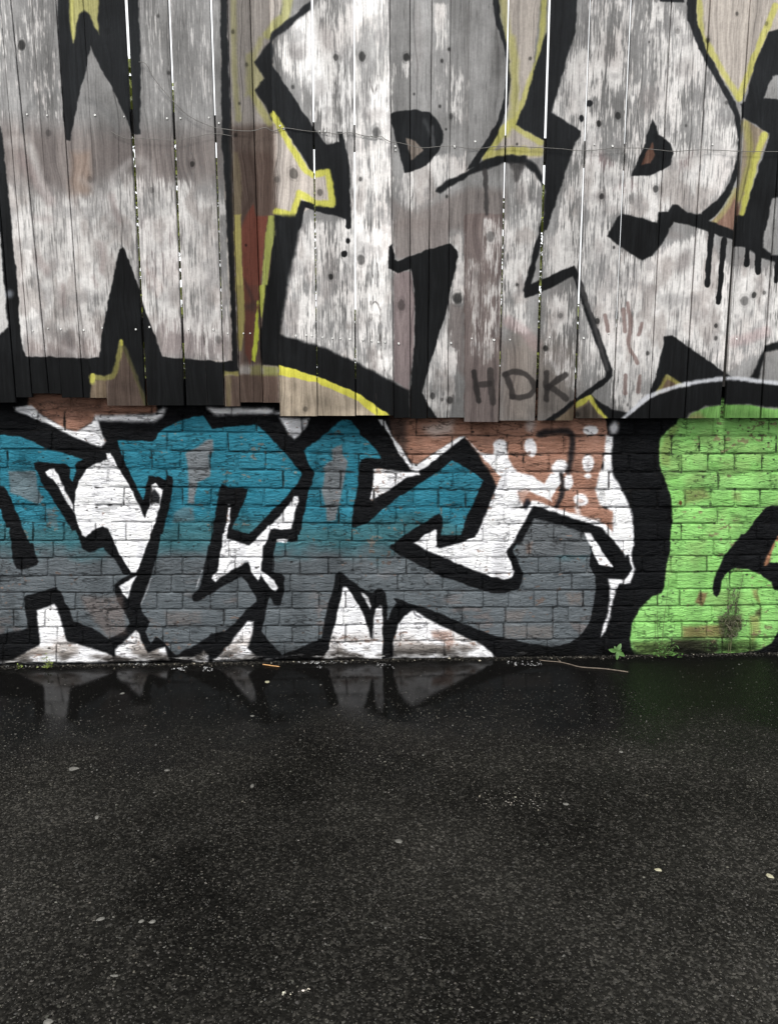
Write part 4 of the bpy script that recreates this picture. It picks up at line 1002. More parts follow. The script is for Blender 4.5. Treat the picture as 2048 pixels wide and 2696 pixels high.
n2 = N(nt, 'ShaderNodeTexNoise', Scale=420.0, Detail=2.0)
nt.links.new(mp.outputs[0], n2.inputs['Vector'])
vs = N(nt, 'ShaderNodeSeparateColor')
nt.links.new(vo.outputs['Color'], vs.inputs[0])
st = ramp(nt, [(.0, (.0052, .0049, .0044)), (.62, (.0094, .0090, .0078)), (.86, (.0175, .0166, .0145)), (1.0, (.034, .032, .028))])
nt.links.new(vs.outputs[0], st.inputs[0])
n4 = N(nt, 'ShaderNodeTexNoise', Scale=1.3, Detail=5.0, Roughness=.6)
nt.links.new(mp.outputs[0], n4.inputs['Vector'])
pr_ = ramp(nt, [(.34, .45), (.66, 1.6)])
nt.links.new(n4.outputs['Fac'], pr_.inputs[0])
mxa = N(nt, 'ShaderNodeMix', data_type='RGBA', blend_type='MULTIPLY')
mxa.inputs[0].default_value = 1.0
nt.links.new(st.outputs[0], mxa.inputs[6])
nt.links.new(pr_.outputs[0], mxa.inputs[7])
mxw = N(nt, 'ShaderNodeMix', data_type='RGBA')
nt.links.new(wet0.outputs[0], mxw.inputs[0])
nt.links.new(mxa.outputs[2], mxw.inputs[6])
mxw.inputs[7].default_value = (.0035, .0034, .0032, 1)
nt.links.new(mxw.outputs[2], b.inputs['Base Color'])
rr = N(nt, 'ShaderNodeMapRange')
rr.inputs['To Min'].default_value = .7
rr.inputs['To Max'].default_value = .07
nt.links.new(wet.outputs[0], rr.inputs['Value'])
nt.links.new(rr.outputs[0], b.inputs['Roughness'])
sp = N(nt, 'ShaderNodeMapRange')
sp.inputs['To Min'].default_value = .015
sp.inputs['To Max'].default_value = .050
nt.links.new(wet.outputs[0], sp.inputs['Value'])
nt.links.new(sp.outputs[0], b.inputs['Specular IOR Level'])
hh = N(nt, 'ShaderNodeMath', operation='MULTIPLY_ADD')
hh.inputs[1].default_value = -1.0
nt.links.new(vo.outputs['Distance'], hh.inputs[0])
nt.links.new(n2.outputs['Fac'], hh.inputs[2])
bs = N(nt, 'ShaderNodeMapRange')
bs.inputs['To Min'].default_value = .75
bs.inputs['To Max'].default_value = .018
nt.links.new(wet.outputs[0], bs.inputs['Value'])
bp = N(nt, 'ShaderNodeBump', Distance=.003)
nt.links.new(bs.outputs[0], bp.inputs['Strength'])
nt.links.new(hh.outputs[0], bp.inputs['Height'])
nt.links.new(bp.outputs[0], b.inputs['Normal'])

m_chip, nt, b = new_mat('stone_chip')
at = N(nt, 'ShaderNodeAttribute', attribute_name='tint')
nt.links.new(at.outputs['Color'], b.inputs['Base Color'])
b.inputs['Roughness'].default_value = .6
b.inputs['Specular IOR Level'].default_value = .2
m_pale = plain('pale_stone', (.085, .082, .072), .6, var=.3, scale=120)
m_flake = plain('pale_flake', (.065, .063, .055), .6, var=.35, scale=90)
m_yst = plain('buff_pebble', (.24, .225, .15), .6, var=.2, scale=90)
m_twig = plain('twig_bark', (.10, .078, .058), .7, var=.4, scale=60)
m_straw = plain('orange_straw', (.42, .23, .09), .6)
m_leafg = plain('green_leaf', (.065, .145, .034), .45, var=.35, scale=30)
m_leafy = plain('yellow_green_leaf', (.17, .22, .04), .5, var=.35, scale=40)
m_dry = plain('dry_weed', (.060, .055, .034), .8, var=.4, scale=40)
m_stem = plain('weed_stem', (.075, .085, .035), .7, var=.3, scale=40)
m_hedge = plain('hedge_leaf', (.13, .15, .022), .45, var=.5, scale=9)
m_bark = plain('hedge_bark', (.05, .04, .03), .8)

# ================================================================== mesh helpers
def link(name, me, mat=None, parent=None, loc=None):
    o = bpy.data.objects.new(name, me)
    C.objects.link(o)
    if mat is not None and me is not None and not me.materials:
        me.materials.append(mat)
    if parent is not None:
        o.parent = parent
    if loc is not None:
        o.location = loc
    return o
def empty(name, loc, label, cat, group=None):
    o = bpy.data.objects.new(name, None)
    o.empty_display_size = .05
    C.objects.link(o)
    o.location = loc
    o['label'] = label
    o['category'] = cat
    if group:
        o['group'] = group
    return o
def tag(o, label, cat, group=None):
    o['label'] = label
    o['category'] = cat
    if group:
        o['group'] = group
def mesh(name, vs, fs, canvas=None, origin=(0, 0, 0), smooth=False):
    me = bpy.data.meshes.new(name)
    v = np.asarray(vs, float)
    me.from_pydata((v-np.asarray(origin, float)).tolist(), [], fs)
    if canvas is not None:
        l = me.uv_layers.new(name='paint')
        for lp in me.loops:
            p = v[lp.vertex_index]
            l.data[lp.index].uv = canvas.uv(p[0], p[2])
    if smooth:
        me.shade_smooth()
    me.validate()
    return me
def tube(pts, rad, n=6, taper=None):
    pts = [np.asarray(p, float) for p in pts]
    vs, fs = [], []
    for i, p in enumerate(pts):
        t = pts[min(i+1, len(pts)-1)]-pts[max(i-1, 0)]
        t /= (np.linalg.norm(t)+1e-9)
        a = np.cross(t, (0, 0, 1) if abs(t[2]) < .9 else (1, 0, 0))
        a /= np.linalg.norm(a)
        c = np.cross(t, a)
        rr = rad if taper is None else rad*(1+(taper-1)*i/(len(pts)-1))
        for k in range(n):
            q = 2*math.pi*k/n
            vs.append(p+rr*(math.cos(q)*a+math.sin(q)*c))
    for i in range(len(pts)-1):
        for k in range(n):
            fs.append((i*n+k, i*n+(k+1) % n, (i+1)*n+(k+1) % n, (i+1)*n+k))
    fs.append(tuple(range(n))[::-1])
    fs.append(tuple((len(pts)-1)*n+k for k in range(n)))
    return vs, fs
def join(parts):
    V, Fc = [], []
    for vs, fs in parts:
        o = len(V)
        V += [tuple(v) for v in vs]
        Fc += [tuple(i+o for i in f) for f in fs]
    return V, Fc

# ================================================================== ground
xs = [-120, -3, 3, 120]
ys = [-120, -3.2, 0.3, 120]
gv = [(x, y, gz(x)) for y in ys for x in xs]
gf = [(j*4+i, j*4+i+1, (j+1)*4+i+1, (j+1)*4+i) for j in range(3) for i in range(3)]
ground = link('asphalt_pavement', mesh('asphalt_pavement', gv, gf), m_asph)
ground['kind'] = 'structure'

# stone chips bedded in the asphalt
NCH = 110000
cy = -0.02-rng.random(NCH*2)**.9*3.0
cx = rng.uniform(-2.3, 2.4, NCH*2)
pgrid = rng.random((40, 40))
def pnoise(x, y, s):
    u, v = (x+5)/s, (y+5)/s
    i, j = u.astype(int) % 39, v.astype(int) % 39
    fu, fv = u-u.astype(int), v-v.astype(int)
    return (pgrid[i, j]*(1-fu)+pgrid[i+1, j]*fu)*(1-fv)+(pgrid[i, j+1]*(1-fu)+pgrid[i+1, j+1]*fu)*fv
nb = pnoise(cx, cy, .45)
keep = rng.random(NCH*2) < np.clip(.06+(-cy-.35)*.46+(nb-.5)*.5, .05, 1)
fov = np.abs(cx-.02*(cy+3.5)) < (cy+3.55)*.52+.10
idx = np.nonzero(keep & fov)[0][:NCH]
cx, cy, nb = cx[idx], cy[idx], nb[idx]
n = len(cx)
sz = rng.lognormal(math.log(.0025), .36, n).clip(.0012, .0060)
ang = rng.uniform(0, 2*math.pi, n)
asp = rng.uniform(.45, .95, n)
P = np.zeros((n, 5, 3))
for k in range(4):
    q = ang+k*math.pi/2+rng.uniform(-.35, .35, n)
    rad = sz*np.where(k % 2 == 0, 1.0, asp)
    P[:, k, 0] = cx+rad*np.cos(q)
    P[:, k, 1] = cy+rad*np.sin(q)
    P[:, k, 2] = GA+GB*P[:, k, 0]-.0004
P[:, 4, 0] = cx+rng.normal(0, 1, n)*sz*.35
P[:, 4, 1] = cy+rng.normal(0, 1, n)*sz*.35
P[:, 4, 2] = GA+GB*cx+sz*rng.uniform(.18, .42, n)
fc = np.array([(0, 1, 4), (1, 2, 4), (2, 3, 4), (3, 0, 4)])
FI = (np.arange(n)[:, None, None]*5+fc[None]).reshape(-1, 3)
me = bpy.data.meshes.new('stone_chips')
me.vertices.add(n*5)
me.vertices.foreach_set('co', P.reshape(-1))
me.loops.add(len(FI)*3)
me.loops.foreach_set('vertex_index', FI.reshape(-1).astype(np.int32))
me.polygons.add(len(FI))
me.polygons.foreach_set('loop_start', np.arange(0, len(FI)*3, 3, dtype=np.int32))
me.polygons.foreach_set('loop_total', np.full(len(FI), 3, np.int32))
me.update(calc_edges=True)
val = (rng.lognormal(math.log(.048), .40, n)*(.40+1.2*pnoise(cx, cy, .9))).clip(.008, .095)
val *= np.clip(.42+(-cy-.1)*.65, .42, 1)
e1 = on_ground(src('G2', [[460, 615], [605, 608]]))
for e_, rx_, ry_ in ((e1[0], .06, .06), (e1[1], .045, .08)):
    inside = ((cx-e_[0])/rx_)**2+((cy-e_[1])/ry_)**2 < 1
    val = np.where(inside & (rng.random(n) < .6), rng.uniform(.10, .30, n), val)
e2 = on_ground(src('G3', [[1230, 680], [1330, 664]]))
tt = np.clip(((cx-e2[0][0])*(e2[1][0]-e2[0][0])+(cy-e2[0][1])*(e2[1][1]-e2[0][1]))/np.sum((e2[1][:2]-e2[0][:2])**2), 0, 1)
dl = np.hypot(cx-e2[0][0]-tt*(e2[1][0]-e2[0][0]), cy-e2[0][1]-tt*(e2[1][1]-e2[0][1]))
val = np.where(dl < .007, rng.uniform(.25, .5, n), val)
tint = np.stack([val*rng.uniform(1.0, 1.12, n), val, val*rng.uniform(.78, .94, n), np.ones(n)], 1)
at_ = me.color_attributes.new('tint', 'FLOAT_COLOR', 'POINT')
at_.data.foreach_set('color', np.repeat(tint, 5, 0).reshape(-1).astype(np.float32))
chips = link('stone_chips', me, m_chip)
chips['kind'] = 'stuff'

# ================================================================== brick wall
wall = empty('brick_wall', (0, .1, 0), 'low brick wall sprayed with teal, grey, white and green graffiti letters below the board fence', 'brick wall')
rb = random.Random(5)
nb_ = 0
for k in range(len(ROWS)-1):
    J = JOINTS[k]
    for i in range(len(J)-1):
        x0, x1 = J[i], J[i+1]
        if x1 < -60 or x0 > 2110:
            continue
        soft_ = 1.0 if k < 7 else .6                 # thicker paint has filled the lower joints
        gx, gy = rb.choice([1.4, 1.7, 2.0, 2.6, 3.2])*soft_, rb.choice([1.3, 1.6, 1.9, 2.4])*soft_
        a = on_wall([[x0+gx, rowy(k, x0)+gy], [x1-gx, rowy(k, x1)+gy], [x0+gx, rowy(k+1, x0)-gy], [x1-gx, rowy(k+1, x1)-gy]])
        nu = [0, .05, .5, .95, 1] if x1-x0 < 100 else [0, .026, .36, .68, .974, 1]
        nv = [0, .11, .55, .89, 1]
        out = rb.uniform(-.0026, .0026)*soft_
        vs = []
        tilt, tilt2 = rb.uniform(-.004, .004), rb.uniform(-.003, .003)
        for j, v in enumerate(nv):
            for q, u in enumerate(nu):
                x = (a[0][0]*(1-u)+a[1][0]*u)*(1-v)+(a[2][0]*(1-u)+a[3][0]*u)*v
                z = (a[0][1]*(1-u)+a[1][1]*u)*(1-v)+(a[2][1]*(1-u)+a[3][1]*u)*v
                edge = j in (0, len(nv)-1) or q in (0, len(nu)-1)
                corner = j in (0, len(nv)-1) and q in (0, len(nu)-1)
                y = -out+tilt*(u-.5)+tilt2*(v-.5)+rb.uniform(-.0016, .0016)
                if edge:
                    y += .0020*soft_*soft_
                    x += rb.uniform(-.0024, .0024)
                    z += rb.uniform(-.0020, .0020)
                if corner:
                    x += .0022*(1 if q == 0 else -1)
                    z -= .0016*(1 if j == 0 else -1)
                    y += .0008
                vs.append((x, y, z))
        W_, H_ = len(nu), len(nv)
        fs = [(j*W_+q, (j+1)*W_+q, (j+1)*W_+q+1, j*W_+q+1) for j in range(H_-1) for q in range(W_-1)]
        ringi = [q for q in range(W_)]+[j*W_+W_-1 for j in range(1, H_)]+[(H_-1)*W_+q for q in range(W_-2, -1, -1)]+[j*W_ for j in range(H_-2, 0, -1)]
        nbk = len(vs)
        for r_ in ringi:
            vs.append((vs[r_][0], .03, vs[r_][2]))
        m_ = len(ringi)
        fs += [(ringi[t_], ringi[(t_+1) % m_], nbk+(t_+1) % m_, nbk+t_) for t_ in range(m_)]
        o = np.mean(vs, 0)
        me = mesh('brick', vs, fs, BC, o, True)
        bo = link('brick', me, m_brick, wall, (o[0], o[1]-.1, o[2]))
        nb_ += 1
print('bricks', nb_)
# mortar bed and the core of the wall
def boxv(x0, x1, y0, y1, z0, z1):
    return ([(x0, y0, z0), (x1, y0, z0), (x1, y1, z0), (x0, y1, z0), (x0, y0, z1), (x1, y0, z1), (x1, y1, z1), (x0, y1, z1)],
            [(0, 1, 5, 4), (1, 2, 6, 5), (2, 3, 7, 6), (3, 0, 4, 7), (4, 5, 6, 7), (3, 2, 1, 0)])
WTOP = 1.21
v_, f_ = boxv(-2.2, 2.3, .0030, .215, -.12, WTOP)
link('mortar', mesh('mortar', v_, f_, BC, (0, .1, 0)), m_mortar, wall)

# ================================================================== fence
fence = empty('board_fence', (0, -.02, 1.05), 'tall fence of upright grey weathered boards carrying black, silver and yellow graffiti letters', 'fence')
TH = .019
planks = []
for i, (a, pr) in enumerate(BL):
    (tl, tr, bl_, br_) = a
    rr_ = random.Random(i+50)
    t = (FENCE_TOP-bl_[1])/(tl[1]-bl_[1])
    xtl, xtr = bl_[0]+(tl[0]-bl_[0])*t, br_[0]+(tr[0]-br_[0])*t
    zb1, zb2 = bl_[1], br_[1]+rr_.uniform(-.001, .001)
    yf = YF-pr*.9
    ch = .0016
    sec = lambda xl, xr, dy, cup: [(xl, yf+ch+dy), (xl+ch, yf+dy), ((xl+xr)/2, yf+dy+cup), (xr-ch, yf+dy), (xr, yf+ch+dy), (xr, yf+TH+dy), (xl, yf+TH+dy)]
    cup = rr_.uniform(-.0012, .0012)
    lv = [0, .33, .66, 1]
    vs = []
    for f in lv:
        xl, xr = bl_[0]+(xtl-bl_[0])*f, br_[0]+(xtr-br_[0])*f
        zl, zr = zb1+(FENCE_TOP-zb1)*f, zb2+(FENCE_TOP-zb2)*f
        dy = rr_.uniform(-.0012, .0012)
        wx = rr_.uniform(-.0008, .0008) if 0 < f < 1 else 0
        for (x, y) in sec(xl+wx, xr+wx, dy, cup):
            q = (x-xl)/(xr-xl)
            vs.append((x, y, zl+(zr-zl)*q))
    fs = []
    for s_ in range(len(lv)-1):
        for q in range(7):
            fs.append((s_*7+q, s_*7+(q+1) % 7, (s_+1)*7+(q+1) % 7, (s_+1)*7+q))
    fs.append(tuple(range(7))[::-1])
    fs.append(tuple((len(lv)-1)*7+q for q in range(7)))
    o = ((bl_[0]+br_[0])/2, yf, zb1)
    p = link('plank', mesh('plank', vs, fs, FC, o), m_plank, fence, (o[0], o[1]+.02, o[2]-1.05))
    planks.append((p, bl_, br_, xtl, xtr, yf, o))

def sky_block_strip(xt, xb):  # added dark backing, keeps sky out of the closed joints so seams look dark
    q0, q1 = on_wall([xt, 0], YF+TH), on_wall([xb, 1050], YF+TH)
    s_ = (q1[0]-q0[0])/(q1[1]-q0[1])
    vs = []
    for z in (q1[1]+.05, FENCE_TOP-.01):
        x = q0[0]+s_*(z-q0[1])
        for (dx, y) in ((-.014, YF+TH+.0105), (.014, YF+TH+.0105), (.014, YF+TH+.0145), (-.014, YF+TH+.0145)):
            vs.append((x+dx, y, z))
    fs = [(0, 1, 5, 4), (1, 2, 6, 5), (2, 3, 7, 6), (3, 0, 4, 7), (3, 2, 1, 0), (4, 5, 6, 7)]
    link('sky_block_strip', mesh('sky_block_strip', vs, fs, None, (0, -.02, 1.05)), m_rail, fence)
for xt, xb in ((-177, -42), (-45.7, 43.4), (1.5, 85.9), (28.6, 129.7), (84, 163.6), (147.7, 221), (489.8, 548.4), (599.6, 633.3), (657.7, 692.4), (714, 739), (1079.3, 1080.5), (1137.6, 1124.6), (1186.4, 1178), (1236, 1222), (1767.5, 1708.5), (1869.5, 1801.5), (1974, 1900), (2076, 2001)):
    sky_block_strip(xt, xb)

def rail(p0, p1, half):
    q0, q1 = on_wall(p0, YF+TH), on_wall(p1, YF+TH)
    s_ = (q1[1]-q0[1])/(q1[0]-q0[0])
    xs_ = (-2.1, 2.2)
    zc = [q0[1]+s_*(x-q0[0]) for x in xs_]
    hz = half*.0016
    y0, y1 = YF+TH+.016, YF+TH+.062
    vs = []
    for x, z in zip(xs_, zc):
        vs += [(x, y0, z-hz), (x, y0, z+hz), (x, y1, z+hz), (x, y1, z-hz)]
    fs = [(0, 1, 5, 4), (1, 2, 6, 5), (2, 3, 7, 6), (3, 0, 4, 7), (0, 3, 2, 1), (4, 5, 6, 7)]
    link('rail', mesh('rail', vs, fs, None, (0, -.02, 1.05)), m_rail, fence)
rail((331, 316), (1340, 386), 28)
rail((331, 866), (1340, 893), 30)
for xp in (-2.0, 0.05, 2.05):
    v_, f_ = boxv(xp-.04, xp+.04, YF+TH+.064, YF+TH+.135, WTOP, FENCE_TOP-.06)
    link('post', mesh('post', v_, f_, None, (0, -.02, 1.05)), m_rail, fence)

# screws: small round heads with a driver recess, each on its plank
def screw_mesh():
    vs, fs = [], []
    rings = [(.0052, 0.0), (.0050, -.0012), (.0036, -.0021), (.0022, -.0021), (.0014, -.0008)]
    n_ = 10
    for r_, y in rings:
        for k in range(n_):
            q = 2*math.pi*k/n_
            vs.append((r_*math.cos(q), y, r_*math.sin(q)))
    for j in range(len(rings)-1):
        for k in range(n_):
            fs.append((j*n_+k, j*n_+(k+1) % n_, (j+1)*n_+(k+1) % n_, (j+1)*n_+k))
    fs.append(tuple((len(rings)-1)*n_+k for k in range(n_)))
    me_ = bpy.data.meshes.new('screw')
    me_.from_pydata(vs, [], fs)
    me_.shade_smooth()
    me_.materials.append(m_zinc)
    return me_
scm = screw_mesh()
SCREWS = {'F1': [(172, 722), (302, 732), (605, 730), (788, 740), (1058, 750), (1142, 748), (1322, 745), (1385, 778)],
          'F2': [(390, 835), (424, 834), (432, 852), (717, 860), (714, 877), (772, 876), (660, 871), (868, 950), (865, 925), (1240, 925), (1368, 898), (140, 800), (165, 818)],
          'F3': [(517, 915), (632, 924), (1262, 915)],
          'F4': [(212, 700), (305, 684), (390, 688), (532, 694), (648, 680), (862, 690), (947, 675), (1193, 690), (1350, 692), (1540, 715), (1582, 714), (1440, 715)],
          'F5': [(240, 730), (305, 727), (340, 731), (408, 742), (470, 746), (520, 749), (579, 753), (662, 755), (716, 763), (758, 772), (801, 770), (887, 779), (1218, 775), (1347, 748), (1487, 757), (1588, 755)],
          'F6': [(235, 740), (450, 745), (608, 716), (1415, 750)]}
for fr, pts in SCREWS.items():
    for pnt in src(fr, pts):
        xw, zw = on_wall(pnt, YF)
        for (p, bl_, br_, xtl, xtr, yf, o) in planks:
            f = (zw-bl_[1])/(FENCE_TOP-bl_[1])
            if bl_[0]+(xtl-bl_[0])*f <= xw <= br_[0]+(xtr-br_[0])*f:
                s_ = link('screw', scm, None, p, (xw-o[0], -.0006, zw-o[2]))
                k = random.uniform(.62, .95)
                s_.scale = (k, 1, k)
                break

# wire strung along the upper rail
def wire(parts, label, r=.0013, name='wire'):
    pts = []
    for fr, p in parts:
        for q in src(fr, p):
            x, z = on_wall(q, YF)
            pts.append((x, YF-.0135, z))
    pts = spline(np.array(pts), False, 3)
    pts[:, 1] += np.sin(np.arange(len(pts))*1.7)*.0012
    v_, f_ = tube(pts, r, 5)
    o = pts[0]
    wv = link(name, mesh(name, v_, f_, None, o, True), m_wire, None, tuple(o))
    tag(wv, label, 'wire')
wire([('F1', [(885, 400), (930, 412), (985, 510), (1095, 640), (1200, 740), (1330, 802), (1420, 822), (1590, 835)]),
      ('F2', [(45, 812), (95, 835), (165, 815), (250, 826), (345, 838), (430, 842), (500, 853), (580, 843), (640, 858), (720, 872), (775, 868), (800, 886), (840, 903), (900, 910), (960, 925), (1030, 940), (1100, 936), (1160, 930), (1240, 930), (1330, 945), (1420, 942), (1480, 932), (1600, 930)]),
      ('F3', [(0, 930), (100, 935), (200, 940), (300, 946), (400, 957), (480, 958), (560, 950), (640, 942), (800, 942), (900, 952), (1020, 962), (1200, 952), (1420, 962), (1560, 964), (1720, 963)])],
     'long thin galvanised wire sagging from the left then running right along the boards')
wire([('F1', [(715, 838), (760, 865), (820, 883), (900, 880), (980, 886), (1060, 890), (1120, 893), (1250, 868), (1360, 850), (1480, 868)])],
     'short darker wire lying across three boards below the sagging wire', .0011)

# ================================================================== plants at the foot of the wall
def leaf(L_, W_, bend, n=4):
    vs, fs = [], []
    for i in range(n+1):
        t = i/n
        wd = W_*math.sin(math.pi*min(1, t*.93+.03))**.8*.5
        z = bend*t*t*L_
        vs += [(-wd, t*L_, z+wd*.25), (0, t*L_, z), (wd, t*L_, z+wd*.25)]
    for i in range(n):
        fs += [(i*3, i*3+1, i*3+4, i*3+3), (i*3+1, i*3+2, i*3+5, i*3+4)]
    return np.array(vs), fs
def place(vs, loc, yaw, pitch, roll=0):
    E_ = mathutils.Euler((pitch, roll, yaw), 'XYZ').to_matrix()
    return np.array([E_ @ mathutils.Vector(v) for v in vs])+np.asarray(loc)
def foot(fr, p, y=None):
    q = src(fr, [p])[0]
    if y is None:
        return on_ground(q)
    x, z = on_wall(q, y)
    return np.array([x, y, gz(x)])
# five-leaved seedling
f0 = foot('M4', (1565, 1345), -.05)
seed = empty('weed', tuple(f0), 'small bright green seedling with five pointed leaves at the foot of the black paint', 'weed')
top = np.array([0, -.004, .036])
v_, f_ = tube([(0, 0, 0), (.002, 0, .018), tuple(top)], .0016, 5)
link('stem', mesh('stem', v_, f_), m_stem, seed)
for rol, pit, L_ in ((.45, 1.45, .036), (-1.35, 1.75, .038), (1.3, 1.9, .020), (2.15, 1.95, .038), (3.25, 2.05, .036), (-.5, 1.6, .024)):
    a, fcs = leaf(L_, L_*.50, -.2)
    link('leaf', mesh('leaf', place(a, top, random.uniform(-.25, .25), pit, rol), fcs, smooth=True), m_leafg, seed)
def clump(name, loc, label, nl, spread, hgt, size, mat, seedn, stems=(), dry=None, lean=0.0):
    rd = random.Random(seedn)
    t = empty(name, tuple(loc), label, 'weed')
    parts, sp_ = [], []
    for k in range(nl):
        rx = rd.gauss(0, spread*.45)
        ry = rd.uniform(-.6, .3)*min(spread, .03)
        z = abs(rd.gauss(0, .5))*hgt
        if z > .25*hgt:
            rx *= .65
        a, fcs = leaf(size*rd.uniform(.6, 1.3), size*rd.uniform(.35, .6), rd.uniform(-.5, .1), 2)
        parts.append((place(a, (rx, ry-.004, z+.002), rd.uniform(0, 6.28), rd.uniform(-.2, 1.0)), fcs))
        if k % 3 == 0:
            sp_.append(tube([(rx*.3, 0, 0), (rx*.7, ry*.5, z*.6), (rx, ry, z)], .0009, 4))
    for pts, r_ in stems:
        sp_.append(tube(pts, r_, 4, .5))
    V, Fc = join(parts)
    o_ = link('leaves', mesh('leaves', V, Fc), mat, t)
    o_['kind'] = 'stuff'
    V, Fc = join(sp_)
    link('stem', mesh('stem', V, Fc), dry or m_stem, t)
    return t
def stem_pts(fr, pts, y, base):
    out = []
    for q in src(fr, pts):
        x, z = on_wall(q, y)
        out.append((x-base[0], y-base[1], z-base[2]))
    return out
f1 = foot('M5', (470, 1330), -.03)
sd = [(stem_pts('M5', [(415, 1290), (412, 1040), (405, 860), (415, 720), (395, 620)], -.012, f1), .0011),
      (stem_pts('M5', [(440, 1290), (465, 1000), (485, 820), (510, 640), (528, 450)], -.012, f1), .0011),
      (stem_pts('M5', [(430, 1290), (540, 1090), (640, 1020)], -.015, f1), .0010),
      (stem_pts('M5', [(420, 1290), (385, 1100), (380, 860)], -.014, f1), .0010),
      (stem_pts('M5', [(450, 1290), (540, 1200), (600, 1150)], -.02, f1), .0010)]
t_ = clump('weed', f1, 'leafy green weed clump with thin tall stems in front of the green paint', 70, .075, .055, .016, m_leafg, 3, sd)
for p_, yaw in (((560, 1270), -1.2), ((600, 1290), -1.9), ((540, 1250), -.7)):
    q = stem_pts('M5', [p_], -.045, f1)[0]
    a, fcs = leaf(.026, .012, -.2)
    link('leaf', mesh('leaf', place(a, q, yaw, .45), fcs, smooth=True), m_leafg, t_)
f2 = foot('M1', (510, 1390), -.03)
clump('weed', f2, 'small yellow green round-leaved plant at the foot of white paint on the left', 46, .034, .036, .013, m_leafy, 4)
f3 = foot('M1', (215, 1400), -.03)
clump('weed', f3, 'tiny yellow green sprout left of the round-leaved plant', 12, .018, .014, .010, m_leafy, 6)
# dark straggly weed climbing the green paint
f4 = foot('M5', (1160, 1250), -.012)
rd = random.Random(9)
sd = [(stem_pts('M5', [(1150, 1250), (1170, 1000), (1150, 700), (1150, 560), (1130, 440), (1100, 400)], -.012, f4), .0013),
      (stem_pts('M5', [(1170, 1250), (1200, 1000), (1230, 800), (1265, 620), (1295, 500), (1315, 400)], -.014, f4), .0015),
      (stem_pts('M5', [(1170, 1250), (1190, 980), (1240, 700), (1255, 590)], -.014, f4), .0012)]
pl_ = []
dk = empty('weed', tuple(f4), 'dark straggly dead weed clinging to the green paint at right', 'weed')
for k in range(300):
    px_ = rd.gauss(1180, 62)
    py_ = rd.uniform(720, 1080) if rd.random() < .8 else rd.uniform(560, 760)
    if py_ < 760:
        px_ = 1180+(rd.random()-.3)*120
    q = stem_pts('M5', [(px_, py_)], -.010-rd.random()*.018, f4)[0]
    a, fcs = leaf(rd.uniform(.010, .028), rd.uniform(.002, .006), rd.uniform(-.6, .6), 2)
    pl_.append((place(a, q, rd.uniform(0, 6.28), rd.uniform(-1.4, 1.4)), fcs))
for k in range(26):
    tq = rd.random()
    q = stem_pts('M5', [(1235+tq*75, 690-tq*280)], -.016, f4)[0]
    a, fcs = leaf(rd.uniform(.006, .012), .004, -.2, 2)
    pl_.append((place(a, q, rd.uniform(0, 6.28), rd.uniform(-.5, 1)), fcs))
V, Fc = join(pl_)
o_ = link('leaves', mesh('leaves', V, Fc), m_dry, dk)
o_['kind'] = 'stuff'
V, Fc = join([tube(p_, r_, 4, .5) for p_, r_ in sd])
link('stem', mesh('stem', V, Fc), m_stem, dk)

# twig, straw
def ground_tube(name, fr, pts, r_, mat, label, cat, branch=None, taper=.5):
    g_ = [on_ground(q)+np.array([0, 0, r_*.9]) for q in src(fr, pts)]
    parts = [tube(spline(np.array(g_), False, 3), r_, 6, taper)]
    if branch:
        b_ = [on_ground(q)+np.array([0, 0, r_*1.6]) for q in src(fr, branch)]
        parts.append(tube(b_, r_*.7, 5, .5))
    V_, F_ = join(parts)
    o__ = link(name, mesh(name, V_, F_, None, g_[0], True), mat, None, tuple(g_[0]))
    tag(o__, label, cat)
ground_tube('twig', 'M4', [(1690, 1443), (1450, 1410), (1200, 1392), (1080, 1362), (970, 1338), (850, 1328), (755, 1316)], .0027, m_twig, 'long thin bare twig with a side shoot lying on the wet asphalt', 'twig', [(980, 1340), (955, 1318), (938, 1294)], .6)
ground_tube('straw', 'M2', [(1130, 1362), (1220, 1375), (1305, 1386)], .0024, m_straw, 'short orange brown straw lying by the foot of the wall', 'straw', None, .8)

